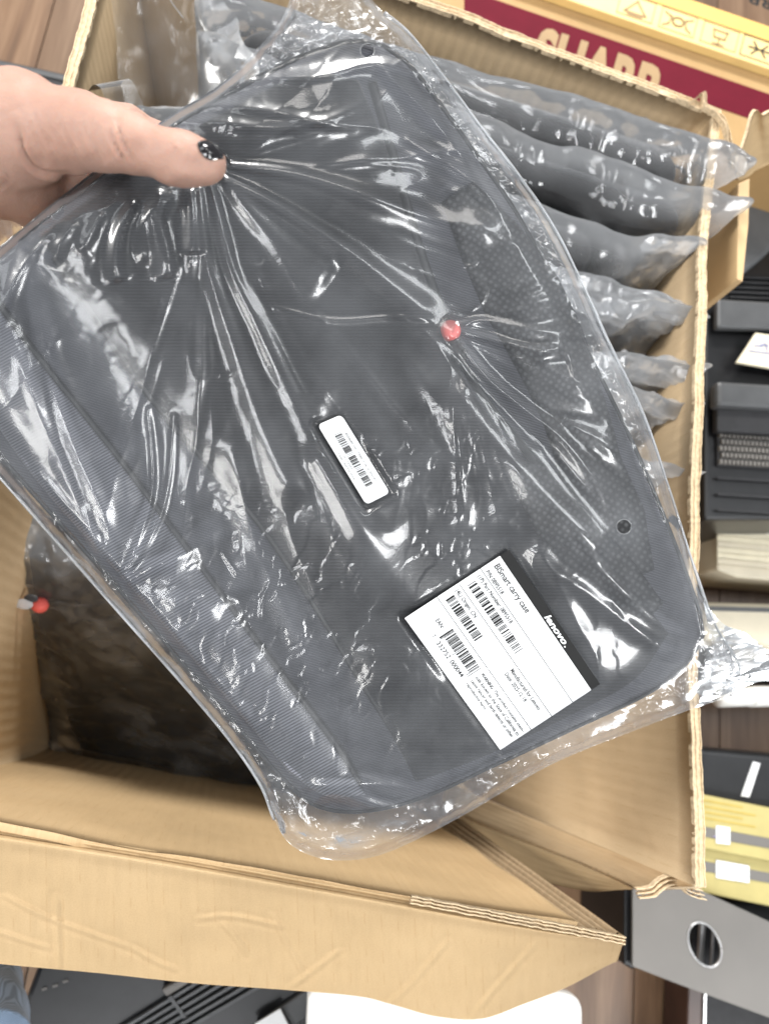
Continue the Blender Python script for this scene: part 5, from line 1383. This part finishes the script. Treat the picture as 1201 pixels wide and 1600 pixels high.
V, f = tube(np.vstack([hp, hp[:1]]), 0.0012, 8); link('hole_rim', mesh_np('hole_rim', V, f), M_steel, mp_)
settle(mp_)
rd = empty('steel_rods', PW(1100, 1480, 0.08), 'pair of steel rods seen through the hole of the grey plate', 'rods')
for x in (1094, 1112):
    V, f = tube(resample(np.array([PW(x + 3, 1430, 0.09), PW(x, 1480, 0.09), PW(x - 3, 1530, 0.09)]), 8), 0.004 if x == 1094 else 0.002, 12); link('rod', mesh_np('rod', V, f), M_steel, rd)
settle(rd)
dk = empty('dark_cabinet', PW(1150, 1560, 0.05), 'dark brown cabinet edge under the grey steel plate', 'cabinet')
prism('cabinet_body', [(1080, 1410), (1420, 1410), (1420, 1700), (1080, 1700)], 0.06, 0.055, M_blackm, dk, 0.003)
prism('brown_edge', [(1076, 1500), (1100, 1505), (1096, 1700), (1070, 1700)], 0.063, 0.055, plain('dark_brown_laminate', (0.05, 0.022, 0.014), 0.4), dk, 0.002)
prism('edge_trim', [(1100, 1520), (1104, 1521), (1100, 1700), (1096, 1700)], 0.066, 0.006, M_steel, dk, 0.0005)
settle(dk)
gap_ = prism('plate_shade_strip', [(975, 1385), (990, 1388), (990, 1516), (975, 1508)], 0.125, 0.12, M_black, None, 0.002); tag(gap_, 'thin black strip for the shade line at the left end of the grey steel plate', 'shade strip')  # dark strip added for the shadow line beside the plate
# --- along the bottom edge
bv = empty('black_printer', PW(300, 1580, 0.1), 'black vented machine on the floor in front of the box', 'machine')
prism('machine_body', [(70, 1480), (560, 1500), (540, 1720), (-20, 1720), (40, 1560)], 0.12, 0.10, M_black, bv, 0.006)
for j in range(6):
    a = (180 + j * 12, 1612 + j * 4.5); b = (360 + j * 12, 1500 + j * 6)
    pts = [a, b, (b[0] + 6, b[1] + 3), (a[0] + 6, a[1] + 3)]
    prism('vent_slat', pts, 0.128, 0.007, M_darkgrey, bv, 0.0006)
prism('vent_bridge', [(262, 1558), (268, 1556), (292, 1590), (286, 1592)], 0.1295, 0.004, M_darkgrey, bv, 0.0005)
prism('grey_latch', [(252, 1546), (300, 1520), (306, 1530), (260, 1558)], 0.130, 0.008, M_grey, bv, 0.002)
prism('grey_edge', [(400, 1600), (520, 1520), (560, 1530), (440, 1620)], 0.128, 0.008, M_darkgrey, bv, 0.002)
for a in ((65, 1545), (82, 1540), (98, 1533)): prism('silver_mark', [a, (a[0] + 8, a[1] - 3), (a[0] + 9, a[1] + 1), (a[0] + 1, a[1] + 4)], 0.1215, 0.001, M_grey, bv, 0.0002)
settle(bv)
wl = prism('white_card', [(398, 1600), (438, 1576), (470, 1640), (420, 1670)], 0.135, 0.002, M_label, None, 0.0004); tag(wl, 'small white card on the black machine at the bottom edge', 'card')
wb = empty('white_machine', PW(700, 1590, 0.15), 'white rounded machine lid at the bottom edge in front of the box', 'machine')
rim_pts = [(476, 1700), (482, 1560), (490, 1545), (520, 1540), (700, 1550), (880, 1552), (902, 1558), (911, 1575), (912, 1700)]
prism('lid', rim_pts, 0.20, 0.02, M_white, wb, 0.008, 5)
prism('base', [(484, 1700), (490, 1562), (895, 1570), (905, 1700)], 0.178, 0.16, M_darkgrey, wb, 0.006)
settle(wb)
jn = PW(-14, 1640, 0.30)
leg = resample(np.array([PW(-25, 1490, 0.12), PW(-22, 1560, 0.22), PW(-22, 1660, 0.32)]), 24)
V, f = tube(leg, np.linspace(0.028, 0.036, 24) + 0.0012 * np.sin(np.linspace(0, 20, 24)), 24)
jo = link('denim_trouser_leg', mesh_np('denim_trouser_leg', V, f, uv=V[:, :2]), M_denim); tag(jo, 'pale blue denim trouser leg at the bottom left corner', 'trousers')
